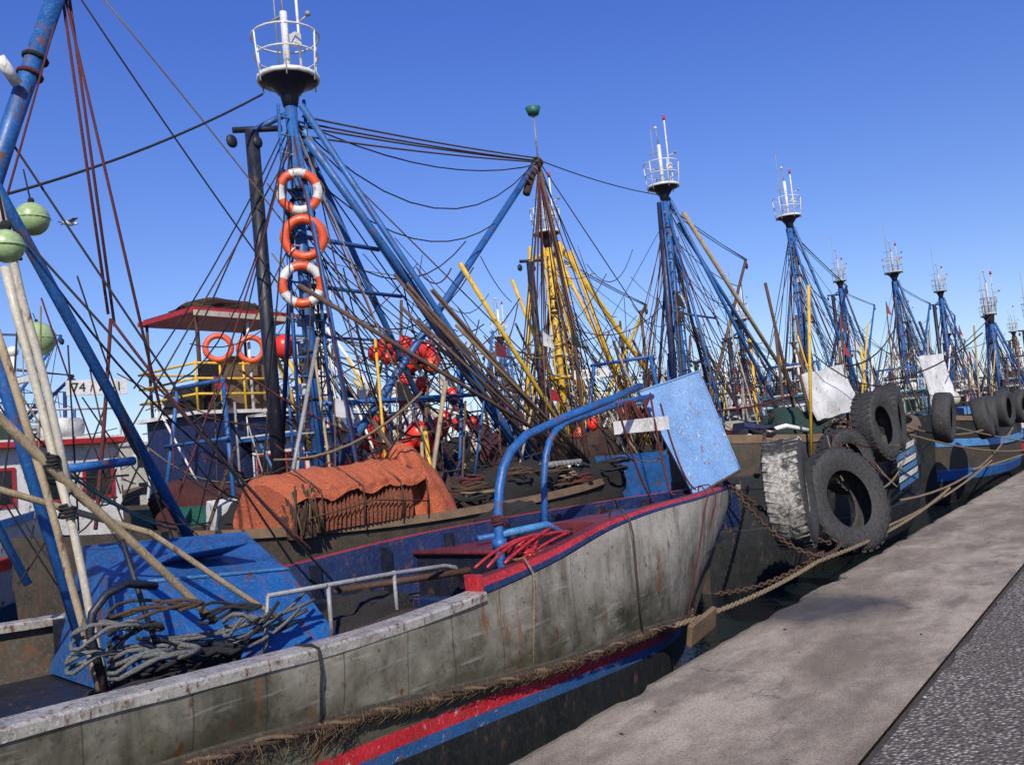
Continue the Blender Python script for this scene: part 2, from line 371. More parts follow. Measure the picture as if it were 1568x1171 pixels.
def mast(b,x,y,z0,zt,col='blue',boomL=6.5,boomZ=None,seed=0,lattice=False,fwd=4.5,plat=.46,boomcol=None,post='navy'):
    r=random.Random(seed)
    far=y>36
    b.tube([(x,y,z0),(x,y,zt-.25)],.10,col,10)
    zc=zt-.9; px,py=x-.35,y-.42
    if seed==5 or r.random()<.6:
        b.tube([(px-.1,py,z0),(px,py-.12,zc)],.11,post,8)
        b.tube([(px-.25,py-.3,zc+.05),(px+.3,py+.25,zc+.05)],.05,post,6)
        b.ball((px-.22,py-.35,zc-.15),.11,'navy',8,6,(.5,1,1)); b.ball((px+.1,py-.1,zc-.2),.1,'navy',8,6,(.5,1,1))
        b.tube([(px,py-.12,zc),(x,y,zc+.35)],.05,col,6)
    lx,ly=x+.05,y+.30
    b.tube([(lx,ly,z0),(lx,ly-.05,zt-.3)],.03,col,5); b.tube([(lx-.02,y-.38,z0),(lx-.02,y-.28,zt-.5)],.03,col,5)
    k=0
    z=z0+.3
    while z<zt-.6:
        b.tube([(lx,y-.36+.08*(z-z0)/(zt-z0),z),(lx,ly,z)],.018,col if k%5 else 'grey',5); z+=.3;k+=1
    for sx in(-.55,.55):
        b.tube([(x+sx*.25,y+.1,zt-.45),(x+sx*2.2,y+fwd*r.uniform(.8,1.1),z0-.2)],.058,r.choice([col,col,'dblue']) if seed!=5 else col,7)
    b.tube([(x,y,zt-.35),(x+1.5,y-.4,z0-.2)],.042,col,6); b.tube([(x,y,zt-1.5),(x-1.6,y+.3,z0-.2)],.042,'dblue',6)
    b.tube([(x,y,z0+(zt-z0)*.55),(x,y+fwd*.43,z0+(zt-z0)*.55)],.035,col,6)
    b.tube([(x,y,z0+(zt-z0)*.3),(x,y+fwd*.67,z0+(zt-z0)*.3)],.035,col,6)
    for i in range(6):
        zz=z0+(zt-z0)*r.uniform(.25,.85); b.box((x+r.choice([-.14,.14]),y+r.uniform(-.1,.1),zz),(.12,.14,.2),r.choice(['grey','white','navy','rust']))
        b.ring((x,y,zz+.2),(0,0,1),.12,.02,r.choice(['ropek','ropeb','rust']),10,5)
    if lattice:
        z=z0
        for dx in(-.45,.45): b.tube([(x+dx,y+.5,z0),(x+dx*.5,y+.3,zt-.3)],.06,col,6)
        k=0
        while z<zt-.9:
            s=-1 if k%2 else 1
            b.tube([(x-.45*s*.8,y+.5,z),(x+.45*s*.7,y+.45,z+.55)],.03,col,5); b.tube([(x-.4,y+.5,z),(x+.4,y+.5,z)],.03,col,5)
            z+=.55;k+=1
    if not far or seed in(54,55,65,56) or r.random()<.7: platform(b,x,y,zt,plat*(r.uniform(.75,.95) if far else 1),col='farwhite' if y>40 else 'white')
    else:
        b.tube([(x,y,zt-.3),(x+.1,y,zt+1.2)],.03,'grey',6); b.ball((x+.1,y,zt+1.2),.08,'grey',8,6); b.tube([(x-.4,y,zt-.1),(x+.4,y,zt-.1)],.03,col,6)
    if boomL:
        bz=boomZ if boomZ else zt-.3-r.uniform(0,2.5)
        tip=Vector((x+r.uniform(-.4,.4),y+boomL,bz)); foot=Vector((x,y+.3,z0+.5))
        b.tube([foot,tip],.07,boomcol or r.choice([col,col,'pbrown','dblue']),7,.05)
        for d in(-.05,.05,.0): b.rope((x+d,y,zt-.6),tip+Vector((d,0,.02)),.02+abs(d),.014,'ropeb' if d else 'ropek',6)
        for i in range(7):
            q=foot.lerp(tip,r.uniform(.35,1)); b.rope(q,(x+r.uniform(-1.5,1.5),y+r.uniform(1,boomL),z0),r.uniform(0,.5),.013,r.choice(['ropek','ropeb','roper','ropek']),7)
        for i in range(5):
            q=foot.lerp(tip,r.uniform(.3,.9)); b.rope((x,y,zt-r.uniform(.5,3)),q,r.uniform(.2,.9),.013,'ropek',8)
        b.ball(tip-Vector((0,0,.2)),.1,'navy',8,6,(.5,1,1.3))

def hull(b,cx,y0,L,B,g0,rise,mats,aft=.35,rake=1.6,deckz=None,N_=26):
    cap,top,band,low,stripe,bot=mats
    rows=[(0,1.0,cap),(.05,1.02,cap),(.055,1.0,top),(.24,.995,top),(.25,1.01,band),(.32,1.01,band),(.325,.985,low),(.55,.94,low),(.56,.95,stripe),(.66,.92,stripe),(.661,.92,bot),(.8,.84,bot),(1,.6,bot)]
    st=[]
    for i in range(N_):
        s=i/(N_-1); s=1-(1-s)**1.25
        w=B/2*((1-((.45-s)/.45)**2.5*aft) if s<.45 else max(.012,(1-((s-.45)/.55)**2.5)))
        zg=g0+rise*max(0,(s-.4)/.6)**2+.25*max(0,(.35-s)/.35)**2
        st.append((s,w,zg))
    def P(i,row,side):
        s,w,zg=st[i]; t,wf,_=row
        z=zg+(-1.25-zg)*t
        ww=w*(wf-(1-wf)*1.2*max(0,(s-.6))) 
        y=y0+L*s-rake*t*(max(0,s-.45)/.55)**2
        return (cx+side*max(.01,ww),y,z)
    for side in(-1,1):
        vs=[P(i,r,side) for i in range(N_) for r in rows]; m=len(rows)
        for j in range(m-1):
            fs=[(i*m+j,(i+1)*m+j,(i+1)*m+j+1,i*m+j+1) for i in range(N_-1)]
            if side<0: fs=[f[::-1] for f in fs]
            idx=sorted({q for f in fs for q in f}); mp={q:n for n,q in enumerate(idx)}
            b.add([vs[q] for q in idx],[tuple(mp[q] for q in f) for f in fs],rows[j+1][2],True)
        vs=[];
        for i in range(N_):
            s,w,zg=st[i]; y=y0+L*s; wi=max(.005,w-.13); dz=(deckz if deckz is not None else zg-.55)
            vs+=[(cx+side*w,y,zg),(cx+side*wi,y-(.15 if i==N_-1 else 0),zg+.002),(cx+side*wi,y-(.15 if i==N_-1 else 0),dz)]
        f1=[(i*3,i*3+1,(i+1)*3+1,(i+1)*3) for i in range(N_-1)]; f2=[(i*3+1,i*3+2,(i+1)*3+2,(i+1)*3+1) for i in range(N_-1)]
        b.add(vs,f1,cap); b.add(vs,f2,top)
    m=len(rows)
    tv=[P(0,r,-1) for r in rows]+[P(0,r,1) for r in rows]
    b.add(tv,[(j,j+1,m+j+1,m+j) for j in range(m-1)],top)
    vs=[]
    for i in range(N_):
        s,w,zg=st[i]; dz=(deckz if deckz is not None else zg-.55); vs+=[(cx-max(.005,w-.13),y0+L*s,dz),(cx+max(.005,w-.13),y0+L*s,dz)]
    b.add(vs,[(i*2,i*2+1,(i+1)*2+1,(i+1)*2) for i in range(N_-1)],'deck')
    return st

def wheelhouse(b,x,y,z,w,l,h,wall,trim,roof,seed=0):
    r=random.Random(seed)
    b.box((x,y,z+h/2),(w,l,h),wall)
    b.box((x,y,z+.14),(w+.03,l+.03,.28),trim)
    b.box((x,y,z+h+.04),(w+.45,l+.5,.09),roof)
    b.box((x,y,z+h+.1),(w+.3,l+.35,.05),'white')
    zw=z+h*.68; hh=h*.27
    def win(c,dx,dy):
        b.box(c,(dx,dy,hh),'glass')
        t=.05
        if dx<dy:
            for q in(-1,1):
                b.box((c[0],c[1]+q*(dy/2+t/2),c[2]),(dx+.03,t,hh+.1),trim); b.box((c[0],c[1],c[2]+q*(hh/2+t/2)),(dx+.026,dy,t),trim)
        else:
            for q in(-1,1):
                b.box((c[0]+q*(dx/2+t/2),c[1],c[2]),(t,dy+.03,hh+.1),trim); b.box((c[0],c[1],c[2]+q*(hh/2+t/2)),(dx,dy+.026,t),trim)
    n=max(2,int(l/.7))
    for i in range(n):
        yy=y-l/2+l*(i+.5)/n
        for sx in(-1,1): win((x+sx*(w/2+.004),yy,zw),.02,l/n*.55)
    n=max(2,int(w/.7))
    for i in range(n):
        xx=x-w/2+w*(i+.5)/n
        for sy in(-1,1): win((xx,y+sy*(l/2+.004),zw),w/n*.55,.02)
    zr=z+h+.1
    for sx in(-1,1):
        for sy in(-1,0,1): b.tube([(x+sx*(w/2+.1),y+sy*l/2,zr),(x+sx*(w/2+.1),y+sy*l/2,zr+.5)],.018,'white',5)
        b.tube([(x+sx*(w/2+.1),y-l/2,zr+.5),(x+sx*(w/2+.1),y+l/2,zr+.5)],.02,'white',5)
    b.tube([(x-w/2-.1,y-l/2,zr+.5),(x+w/2+.1,y-l/2,zr+.5)],.02,'white',5)
    b.tube([(x,y,zr),(x,y,zr+1.6)],.045,'white',6); b.box((x,y,zr+1.1),(.9,.1,.09),'white'); b.ball((x,y,zr+1.65),.1,'white',8,6)
    for i in range(4):
        px,py=x+r.uniform(-w/2,w/2),y+r.uniform(-l/2,l/2); b.tube([(px,py,zr),(px+r.uniform(-.1,.1),py,zr+r.uniform(1.2,2.8))],.012,r.choice(['white','grey','ropek']),4)
    b.lathe((x+w*.25,y+l*.2,zr+.22),[(0,-.36),(.18,-.34),(.2,0),(.18,.34),(0,.36)],'white',10,(0,1,0))
    b.heap((x-w*.2,y-l*.1,zr),.5,.5,.35,r.choice(['netb','netk','netn','netg']),seed)

NETS=['netb','netk','netg','netr','netn','netb','netk']
ROPES=['ropek','ropek','ropeb','roper','rope','ropek','ropek']
def clutter(b,x,y0,y1,z,w,seed,n=14,balls=3):
    r=random.Random(seed*17+3)
    for i in range(max(2,n//4)): b.heap((x+r.uniform(-.6,.6)*w,r.uniform(y0,y1),z),r.uniform(.5,1.1),r.uniform(.6,1.5),r.uniform(.4,1.1),r.choice(NETS),seed+i)
    for i in range(n//2):
        p=(x+r.uniform(-1,1)*w,r.uniform(y0,y1),z+r.uniform(.1,.8)); a=r.uniform(0,3)
        b.box(p,(r.uniform(.3,.6),r.uniform(.4,.9),r.uniform(.18,.5)),r.choice(['blue','white','dblue','green','lblue','cream','wood','red','teal','rust','white']),Matrix.Rotation(a,3,'Z')@Matrix.Rotation(r.uniform(-.25,.25),3,'X'))
    for i in range(balls): b.buoy((x+r.uniform(-1,1)*w,r.uniform(y0,y1),z+r.uniform(.7,1.7)),r.uniform(.11,.2),r.choice(['ballred','ballred','orange','cream','ballgreen','cream']))
    for i in range(n): 
        p=Vector((x+r.uniform(-1,1)*w,r.uniform(y0,y1),z)); q=p+Vector((r.uniform(-.7,.7),r.uniform(-1.5,1.5),r.uniform(1.6,3.6)))
        b.tube([p,q],r.uniform(.014,.04),r.choice(['pole','blue','pbrown','grey','white','dblue','rust','pbrown','pbrown','yellow']),5)
    for i in range(int(n*1.6)): 
        p=Vector((x+r.uniform(-1,1)*w,r.uniform(y0,y1),z+r.uniform(.3,2.2))); q=p+Vector((r.uniform(-2,2),r.uniform(-3,3),r.uniform(-.8,1.5)))
        b.rope(p,q,r.uniform(.05,.6),r.uniform(.01,.02),r.choice(ROPES),8,4)
    for i in range(n//3): b.coil((x+r.uniform(-1,1)*w,r.uniform(y0,y1),z+.1),r.uniform(.2,.4),3,.03,r.choice(['rope','ropeb','ropek','roper']))
    for i in range(n//3):
        p=Vector((x+r.uniform(-1,1)*w,r.uniform(y0,y1),z)); h=r.uniform(2.2,3.6)
        b.tube([p,p+Vector((.1,.1,h))],.014,'pbrown',4); k=r.choice(['ropek','red','ropek','maroon','white'])
        b.add([p+Vector((.1,.1,h)),p+Vector((.1,.1,h-.28)),p+Vector((.12,.45,h-.33)),p+Vector((.05,.42,h-.08))],[(0,1,2,3)],k)

SCH=[('cream','hullwood','white','hullwood','red','navy'),('white','blue','white','dblue','red','hullblack'),('wood','hullwood','blue','hullwood','white','maroon'),
     ('blue','white','red','white','blue','hullblack'),('red','green','white','hullblack','red','navy'),('wood','hullwood','hullwood','hullblack','blue','red')]
def boat(cx,y0,L,B,seed,g0=.85,rise=.7,sch=None,aft=.35,my=.35,mt=8.6,mc='blue',house=True,hy=None,lattice=False,boomL=6,fwd=4.5,second=True,n=14,roofc=None,plat=.46,wallc=None,mast_on=True,deckz=None,boomcol=None,balls=None):
    r=random.Random(seed)
    e=empty('fishing_boat',(cx,y0+L/2,0))
    b=MB(); hull(b,cx,y0,L,B,g0,rise,sch or r.choice(SCH),aft,deckz=deckz); b.done('hull',e)
    dz=(deckz if deckz is not None else g0-.5)
    b=MB()
    ym=y0+L*my
    if mast_on: mast(b,cx,ym,dz,mt,mc,boomL,None,seed,lattice,fwd,plat,boomcol); b.done('mast',e)
    b=MB()
    if house:
        yy=hy if hy is not None else y0+L*.16
        wheelhouse(b,cx-.2,yy,dz,B*.46,2.5,2.0,wallc or r.choice(['white','white','lblue','cream','blue']),r.choice(['blue','red','green','teal']),roofc or r.choice(['red','blue','white','teal']),seed); b.done('wheelhouse',e)
    b=MB(); clutter(b,cx,y0+L*.1,y0+L*.85,dz,B*.36,seed,n,n//6 if balls is None else balls)
    if second:
        gy=y0+L*.05
        for sx in(-1,1): b.tube([(cx+sx*B*.3,gy,dz),(cx+sx*B*.18,gy+.3,dz+3.2)],.05,mc,6)
        b.tube([(cx-B*.2,gy+.3,dz+3.2),(cx+B*.2,gy+.3,dz+3.2)],.05,mc,6); b.tube([(cx-B*.25,gy+.1,dz+2),(cx+B*.25,gy+.1,dz+2)],.04,mc,6)
        fy=y0+L*.8; b.tube([(cx,fy,dz),(cx,fy+.2,dz+4.2)],.06,r.choice([mc,'dblue','yellow','pbrown']),6)
        b.tube([(cx,fy,dz+.3),(cx+r.uniform(-.6,.6),fy-3.2,dz+4.6)],.05,r.choice([mc,'yellow','pbrown','rust']),6)
    b.done('deck_gear',e)
    if mast_on:
        b=MB(); top=Vector((cx,ym,mt-.6))
        ends=[(cx,y0+L*.98,g0+rise+.1),(cx,y0+.2,g0+.3),(cx,y0+L*.8+.2,dz+4.2),(cx-B*.2,y0+L*.05,dz+3.2),(cx+B*.2,y0+L*.05,dz+3.2),(cx+B*.46,ym-.8,g0),(cx+B*.46,ym+.9,g0),(cx-B*.46,ym-.8,g0),(cx-B*.46,ym+.9,g0)]
        for q in ends: b.rope(top+Vector((0,0,r.uniform(-.8,.3))),q,r.uniform(0,.25),r.uniform(.010,.017),r.choice(ROPES),8,4)
        for i in range(int(n*1.6)):
            a=top-Vector((r.uniform(-.2,.2),r.uniform(-.3,.3),r.uniform(0,4.5))); q=(cx+r.uniform(-.5,.5)*B,y0+r.uniform(.05,.95)*L,dz+r.uniform(.1,3.2))
            b.rope(a,q,r.uniform(0,1.1),r.uniform(.009,.017),r.choice(ROPES),9,4)
        b.done('rigging',e)
    return e

# ------------------------------------------------------------------ setting
b=MB(); b.add([(-900,-300,-.95),(-2.9,-300,-.95),(-2.9,1200,-.95),(-900,1200,-.95)],[(0,1,2,3)],'water'); b.done('water')
b=MB(); ys=[-30+i*.10 for i in range(600)]+[30+i*.3 for i in range(610)]; vs=[]
for y in ys:
    chipn=max(0,noise.noise(Vector((y*1.7,8,1)))-.18)
    j=.02*noise.noise(Vector((y*1.3,0,0)))+.016*noise.noise(Vector((y*6,3,0)))+.01*noise.noise(Vector((y*15,3,0)))
    vs+=[(-1.37,y,0),(-2.90+.18*chipn,y,0),(-2.965+j+.28*chipn,y,-.018-.09*chipn),(-3.0+j*.6+.1*chipn,y,-.09),(-3.0,y,-.6),(-3.0,y,-2.5)]
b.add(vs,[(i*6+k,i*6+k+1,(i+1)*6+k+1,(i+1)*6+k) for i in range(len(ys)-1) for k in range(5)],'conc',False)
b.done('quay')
b=MB(); vs=[];ys2=[-30+i*.12 for i in range(2017)]
b.add([(60,-30,-.006),(60,212,-.006),(-1.0,212,-.006),(-1.0,-30,-.006)],[(0,1,2,3)],'gravel')
for y in ys2: vs+=[(-1.33+.03*noise.noise(Vector((y*3,1,0)))+.015*noise.noise(Vector((y*9,1,0))),y,-.010),(-1.0,y,-.006)]
b.add(vs,[(2*i,2*i+1,2*i+3,2*i+2) for i in range(len(ys2)-1)],'gravel'); b.done('road')
b=MB(); b.add([(-1.372,-30,-.022),(-1.25,-30,-.022),(-1.25,212,-.022),(-1.372,212,-.022)],[(0,1,2,3)],'deck'); b.done('paving_joint')

# ------------------------------------------------------------------ near boat
eA=empty('fishing_boat',(-5.2,2,0))
G=[(-8,-4.7,.9),(-6,-3.95,.82),(-3,-3.63,.77),(1.5,-3.6,.74),(2.5,-3.6,.70),(3.35,-3.6,.675),(4.3,-3.61,.70),(5.2,-3.63,.77),(6.1,-3.67,.89),(7,-3.75,.93),(8.2,-3.9,.92),(9.3,-4.15,.90),(10.1,-4.36,.88),(10.6,-4.5,.87)]
Rb=[(-8,-4.9,.5),(-6,-3.98,.47),(1,-3.63,.46),(2.17,-3.63,.42),(3,-3.63,.355),(5.14,-3.65,.12),(6.8,-3.77,.0),(8.0,-4.05,-.17),(8.75,-4.38,-.22)]
S1=[(-8,-4.95,.15),(-6,-3.99,.15),(1,-3.645,.16),(3,-3.645,.13),(4.14,-3.66,.085),(5.2,-3.69,.02),(6.6,-3.83,-.10),(7.63,-4.06,-.21),(8.5,-4.37,-.31)]
def rowof(tab,n=64):
    y0,y1=tab[0][0],tab[-1][0]; return [(itp(tab,y0+(y1-y0)*i/n)[0],y0+(y1-y0)*i/n,itp(tab,y0+(y1-y0)*i/n)[1]) for i in range(n+1)]
NA=120
g=rowof(G,NA);rb=rowof(Rb,NA);s1=rowof(S1,NA)
def L3(a,c,t,dx=0): return [tuple(Vector(p).lerp(Vector(q),t)+Vector((dx,0,0))) for p,q in zip(a,c)]
def off(a,dx,dz): return [(p[0]+dx,p[1],p[2]+dz) for p in a]
rb_o=off(rb,.018,-.008); rb_b=off(rb,.018,-.04); rb_i=off(rb,0,-.045)
s2=off(s1,-.006,-.09); s3=off(s1,-.02,-.17); kl=[(p[0]-.35*(1-i/NA)-.0,p[1]-.6*(i/NA)**3,-1.15) for i,p in enumerate(s1)]
b=MB()
def strip(b,a,c,k):
    n=len(a); b.add(list(a)+list(c),[(i,n+i,n+i+1,i+1) for i in range(n-1)],k,True)
def dent(a): return [(p[0]+.022*noise.noise(Vector((p[1]*1.2,p[2]*2.5,0)))+.006*noise.noise(Vector((p[1]*4,p[2]*5,0))),p[1],p[2]) for p in a]
us=[g]+[dent(L3(g,rb,t,.05*t*(1-t))) for t in(.12,.25,.38,.5,.62,.75,.88)]+[rb]
n=NA+1; vs=[p for row in us for p in row]
b.add(vs,[(j*n+i,(j+1)*n+i,(j+1)*n+i+1,j*n+i+1) for j in range(len(us)-1) for i in range(NA)],'hullA',True)
for a,c,k in((rb,rb_o,'hullwood'),(rb_o,rb_b,'hullwood'),(rb_b,rb_i,'hullwood'),(rb_i,s1,'hullA'),(s1,s2,'stripered'),(s2,s3,'stripeblue'),(s3,kl,'hullblack')): strip(b,a,c,k)
PG=[(-8,-5.6,.9),(-6,-6.5,.82),(-3,-7.0,.77),(2,-6.9,.72),(4,-6.45,.70),(6,-5.75,.86),(8,-5.15,.9),(9.5,-4.75,.89),(10.6,-4.52,.87)]
pg=rowof(PG,NA); pk=[(p[0]+.5*(1-i/NA),p[1]-2.4*(i/NA)**3,-1.15) for i,p in enumerate(pg)]
strip(b,pk,pg,'hullwood')
b.add([g[0],pg[0],pk[0],kl[0]],[(0,1,2,3)],'hullwood')
b.add([g[-1],us[4][-1],rb[-1],s1[-1],kl[-1],pk[-1],pg[-1]],[(0,1,2,3,4,5,6)],'hullwood')
b.done('hull',eA)
b=MB()
def wob(i): return .006*noise.noise(Vector((i*.4,5,0)))+.005*noise.noise(Vector((i*1.3,9,0)))
def capstrip(b,a,inn,th,k,i0,i1,up=0.0):
    A=a[i0:i1]; c0=[(p[0]+.002,p[1],p[2]+up+wob(i+20)*.5) for i,p in enumerate(A)]; o=[(p[0]+.016+wob(i),p[1],p[2]+up-.012) for i,p in enumerate(A)]; lo=[(p[0]+.012+wob(i),p[1],p[2]-.035+wob(i+50)) for i,p in enumerate(A)]; lo2=[(p[0]-.002,p[1],p[2]-.035) for p in A]; ii=[(p[0]-inn,p[1],p[2]+up+.004) for p in A]; il=[(p[0]-inn,p[1],p[2]-.25) for p in A]
    strip(b,c0,o,k); strip(b,o,lo,k); strip(b,lo,lo2,k); strip(b,ii,c0,k); strip(b,il,ii,'dblue')
ibreak=[i for i,p in enumerate(g) if p[1]>4.25][0]
capstrip(b,g,.14,.03,'steel',0,ibreak+1,.02)
capstrip(b,off(pg,.07,0),.14,.03,'steel',0,NA+1,.02)
hgt=lambda y: .10-.05*min(1,(y-4.25)/2.2)
A=g[ibreak:-1]
r0=[(p[0]-.015,p[1],p[2]+.002) for p in A]; r1=[(p[0]-.03,p[1],p[2]+hgt(p[1])*.45) for p in A]; r2=[(p[0]-.05,p[1],p[2]+hgt(p[1])) for p in A]; r3=[(p[0]-.13,p[1],p[2]+hgt(p[1])) for p in A]; r4=[(p[0]-.14,p[1],.40) for p in A]
strip(b,r1,r0,'dblue'); strip(b,r2,r1,'red'); strip(b,r3,r2,'maroon'); strip(b,r4,r3,'dblue')
A=pg[ibreak:-1]
q1=[(p[0]+.12,p[1],p[2]+.05) for p in A]; q2=[(p[0]+.02,p[1],p[2]+.05) for p in A]; q3=[(p[0]+.13,p[1],.40) for p in A]
strip(b,q1,q2,'red'); strip(b,q3,q1,'dblue'); strip(b,q2,A,'blue')
iL=[(p[0]-.15,p[1],p[2]) for p in g[:ibreak+1]]; iB=[(p[0]-.15,p[1],.2) for p in g[:ibreak+1]]; strip(b,iB,iL,'dblue')
p=g[ibreak]; b.box((p[0]-.085,p[1],.76),(.13,.03,.14),'red')
for i in range(0,NA,4):
    P_=pg[i]; b.box((P_[0]+.16,P_[1],P_[2]-.2),(.08,.06,.42),'navy')
b.done('bulwark_rail',eA)
b=MB()
n=len(g); dv=[]
for i in range(n): dv+=[(pg[i][0]+.05,pg[i][1],.32),(g[i][0]-.1,g[i][1],.32)]
b.add(dv,[(2*i,2*i+1,2*i+3,2*i+2) for i in range(n-1)],'navy')
dv=[]
for i in range(n):
    if g[i][1]>5.9: dv+=[(pg[i][0]+.1,pg[i][1],.76),(g[i][0]-.14,g[i][1],.76)]
b.add(dv,[(2*i,2*i+1,2*i+3,2*i+2) for i in range(len(dv)//2-1)],'maroon')
b.add([(-5.95,5.95,.76),(-3.8,5.95,.76),(-3.8,5.95,.32),(-5.95,5.95,.32)],[(0,1,2,3)],'navy')
b.tube([(-5.95,5.93,.75),(-3.85,5.93,.75)],.025,'maroon',6)
b.box((-4.5,7.2,.82),(.5,.7,.12),'maroon'); b.box((-4.6,6.5,.80),(.35,.4,.1),'navy')
b.done('deck',eA)
b=MB()
T=[(-5.4,2.95,1.0),(-6.5,3.35,1.2),(-6.5,4.75,1.12),(-5.45,4.35,.86)]
Bt=[(-5.0,2.85,.34),(-6.6,3.1,.34),(-6.6,4.9,.34),(-5.1,4.5,.34)]
b.add(T+Bt,[(3,2,1,0),(0,1,5,4),(1,2,6,5),(2,3,7,6),(3,0,4,7)],'blue')
b.box((-5.75,3.8,1.07),(.35,.6,.04),'blue',Matrix.Rotation(-.25,3,'Y'))
b.tube([(-5.4,2.95,1.0),(-5.45,4.35,.87)],.015,'lblue',6)
b.box((-6.2,1.2,.75),(.8,1.4,.6),'dblue'); b.box((-6.3,5.6,.58),(.7,.5,.34),'dblue')
b.box((-5.3,5.3,.42),(1.4,.12,.14),'dblue'); b.box((-5.6,4.85,.45),(.1,.9,.2),'navy')
b.done('winch_cover',eA,bevel=.02)
b=MB()
b.heap((-5.3,5.0,.32),.35,.5,.22,'netk',71); b.heap((-4.5,4.6,.32),.3,.5,.16,'netb',72); b.coil((-4.6,5.2,.36),.2,4,.02,'ropeb',.02,.06)
b.heap((-5.8,7.6,.8),.3,.4,.2,'netk',73); b.coil((-4.7,7.9,.78),.2,3,.016,'roper',.02,.06)
b.tube([(-5.2,6.3,.82),(-4.6,8.2,.84)],.03,'blue',7); b.tube([(-5.6,4.9,.6),(-4.9,5.8,.62)],.03,'rust',7)
b.done('deck_gear',eA)
b=MB()
b.tube([(-4.25,5.46,.32),(-4.3,5.46,.82),(-4.3,5.49,1.14),(-4.3,5.53,1.30),(-4.3,5.6,1.45),(-4.3,5.72,1.58),(-4.3,5.95,1.70),(-4.3,6.6,1.84),(-4.3,7.33,1.97),(-4.4,8.2,2.12)],.038,'blue',10)
b.tube([(-4.8,6.79,.74),(-4.8,6.87,1.3),(-4.8,6.93,1.5),(-4.8,7.02,1.64),(-4.8,7.15,1.74),(-4.8,7.38,1.82),(-4.8,8.6,2.0),(-4.8,9.2,2.05)],.033,'blue',10)
b.tube([(-4.3,5.5,1.0),(-4.75,6.2,.8)],.026,'blue',8); b.tube([(-4.3,5.48,.95),(-4.28,6.1,.95),(-4.25,6.35,.82)],.03,'lblue',8)
b.tube([(-4.3,5.47,.84),(-4.3,5.47,.92)],.06,'blue',10); b.coil((-4.3,5.48,1.02),.05,4,.010,'roper',.02,.01); b.coil((-4.8,6.9,1.2),.045,4,.010,'ropek',.02,.01)
b.box((-4.55,8.4,1.72),(.6,.12,.14),'white')
b.tube([(-5,3.75,.4),(-5,3.8,.78),(-5,4.98,.73),(-5,5.6,.69),(-5,5.72,.66),(-5,5.82,.52)],.018,'grey',8)
for y in(4.33,5.0): b.tube([(-5,y,.32),(-5,y,.75)],.016,'grey',7)
b.done('rails',eA)
b=MB()
TL,BL,BR,TR=Vector((-5.04,9.34,2.13)),Vector((-4.45,9.29,.87)),Vector((-4.12,9.87,1.10)),Vector((-4.54,9.97,2.32))
nn=(BL-TL).cross(TR-TL).normalized(); q=10; vs=[]; vb=[]
for i in range(q+1):
    for j in range(q+1):
        u,v=i/q,j/q; P_=(TL.lerp(TR,u)).lerp(BL.lerp(BR,u),v)
        P_=P_+nn*(.02*noise.noise(Vector((u*2.5,v*2.5,3)))+.03*(u-.5)**2); vs.append(P_); vb.append(P_-nn*.035)
F_=[(i*(q+1)+j,i*(q+1)+j+1,(i+1)*(q+1)+j+1,(i+1)*(q+1)+j) for i in range(q) for j in range(q)]
b.add(vs,F_,'plate',True); b.add(vb,[f[::-1] for f in F_],'dblue',True)
bd=[i*(q+1) for i in range(q+1)]+[q*(q+1)+j for j in range(1,q+1)]+[i*(q+1)+q for i in range(q-1,-1,-1)]+[j for j in range(q-1,0,-1)]
for i in range(len(bd)):
    a_,c_=bd[i],bd[(i+1)%len(bd)]; b.add([vs[a_],vs[c_],vb[c_],vb[a_]],[(0,1,2,3)],'lblue')
b.tube([vs[i*(q+1)] for i in range(q+1)],.014,'plate',6); b.tube([vs[q*(q+1)+j] for j in range(q+1)],.012,'plate',6); b.tube([vs[i*(q+1)+q] for i in range(q+1)],.016,'rust',6)
b.done('bow_plate',eA)
b=MB()
b.tube([(-4.9,9.5,1.9),(-4.7,9.9,.7)],.03,'blue'); b.tube([(-4.45,10,2.0),(-4.4,10.1,.75)],.03,'blue')
b.tube([(-6.5,2.2,5.2),(-6.6,2.95,3.78),(-6.8,4.45,1.05)],.045,'blue',10)
b.tube([(-6,2.2,4.1),(-6,2.62,2.40),(-6,3.08,.45)],.042,'blue',10)
b.tube([(-6,2.91,1.75),(-6.1,3.55,1.78)],.032,'blue',8)
b.tube([(-7,3.72,5.9),(-7,3.21,4.43),(-7,1.9,.4)],.075,'blue',10)
b.tube([(-6.98,3.72,5.95),(-7.0,3.66,5.72)],.10,'white',10); b.ring((-7,3.45,5.1),(0,.35,1),.085,.02,'ropek',12,6); b.ring((-7,3.4,4.95),(0,.35,1),.085,.02,'roper',12,6)
b.tube([(-6.9,3.25,4.8),(-6.85,3.1,4.95)],.045,'white',10)
b.tube([(-6.4,2.05,3.0),(-6.4,2.9,1.0)],.03,'lblue',8)
b.done('gantry',eA)
b=MB()
def bent(pts,r,k,s):
    P=[Vector(p) for p in pts]; o=[]
    for a,c in zip(P,P[1:]):
        for i in range(5):
            q=a.lerp(c,i/5); o.append(q+Vector((noise.noise(q*1.5+Vector((s,0,0))),noise.noise(q*1.5+Vector((0,s,0))),0))*.02)
    o.append(P[-1]); b.tube(o,r,k,8,r*.85)
bent([(-5,1.6,2.65),(-5,2.17,2.02),(-5,2.8,1.34),(-5,3.39,.70)],.030,'pole',1)
bent([(-5.2,2.33,2.9),(-5,2.49,1.57),(-4.95,2.64,.5)],.026,'cream',2)
bent([(-5.1,2.2,2.6),(-5,2.39,1.66),(-4.95,2.60,.45)],.024,'pole',3)
bent([(-5,2.1,3.7),(-5,2.28,2.96),(-5,2.52,1.6)],.026,'cream',4)
bent([(-5.4,1.7,1.9),(-5.2,3.1,1.3),(-5.0,3.9,.6)],.021,'pole',5)
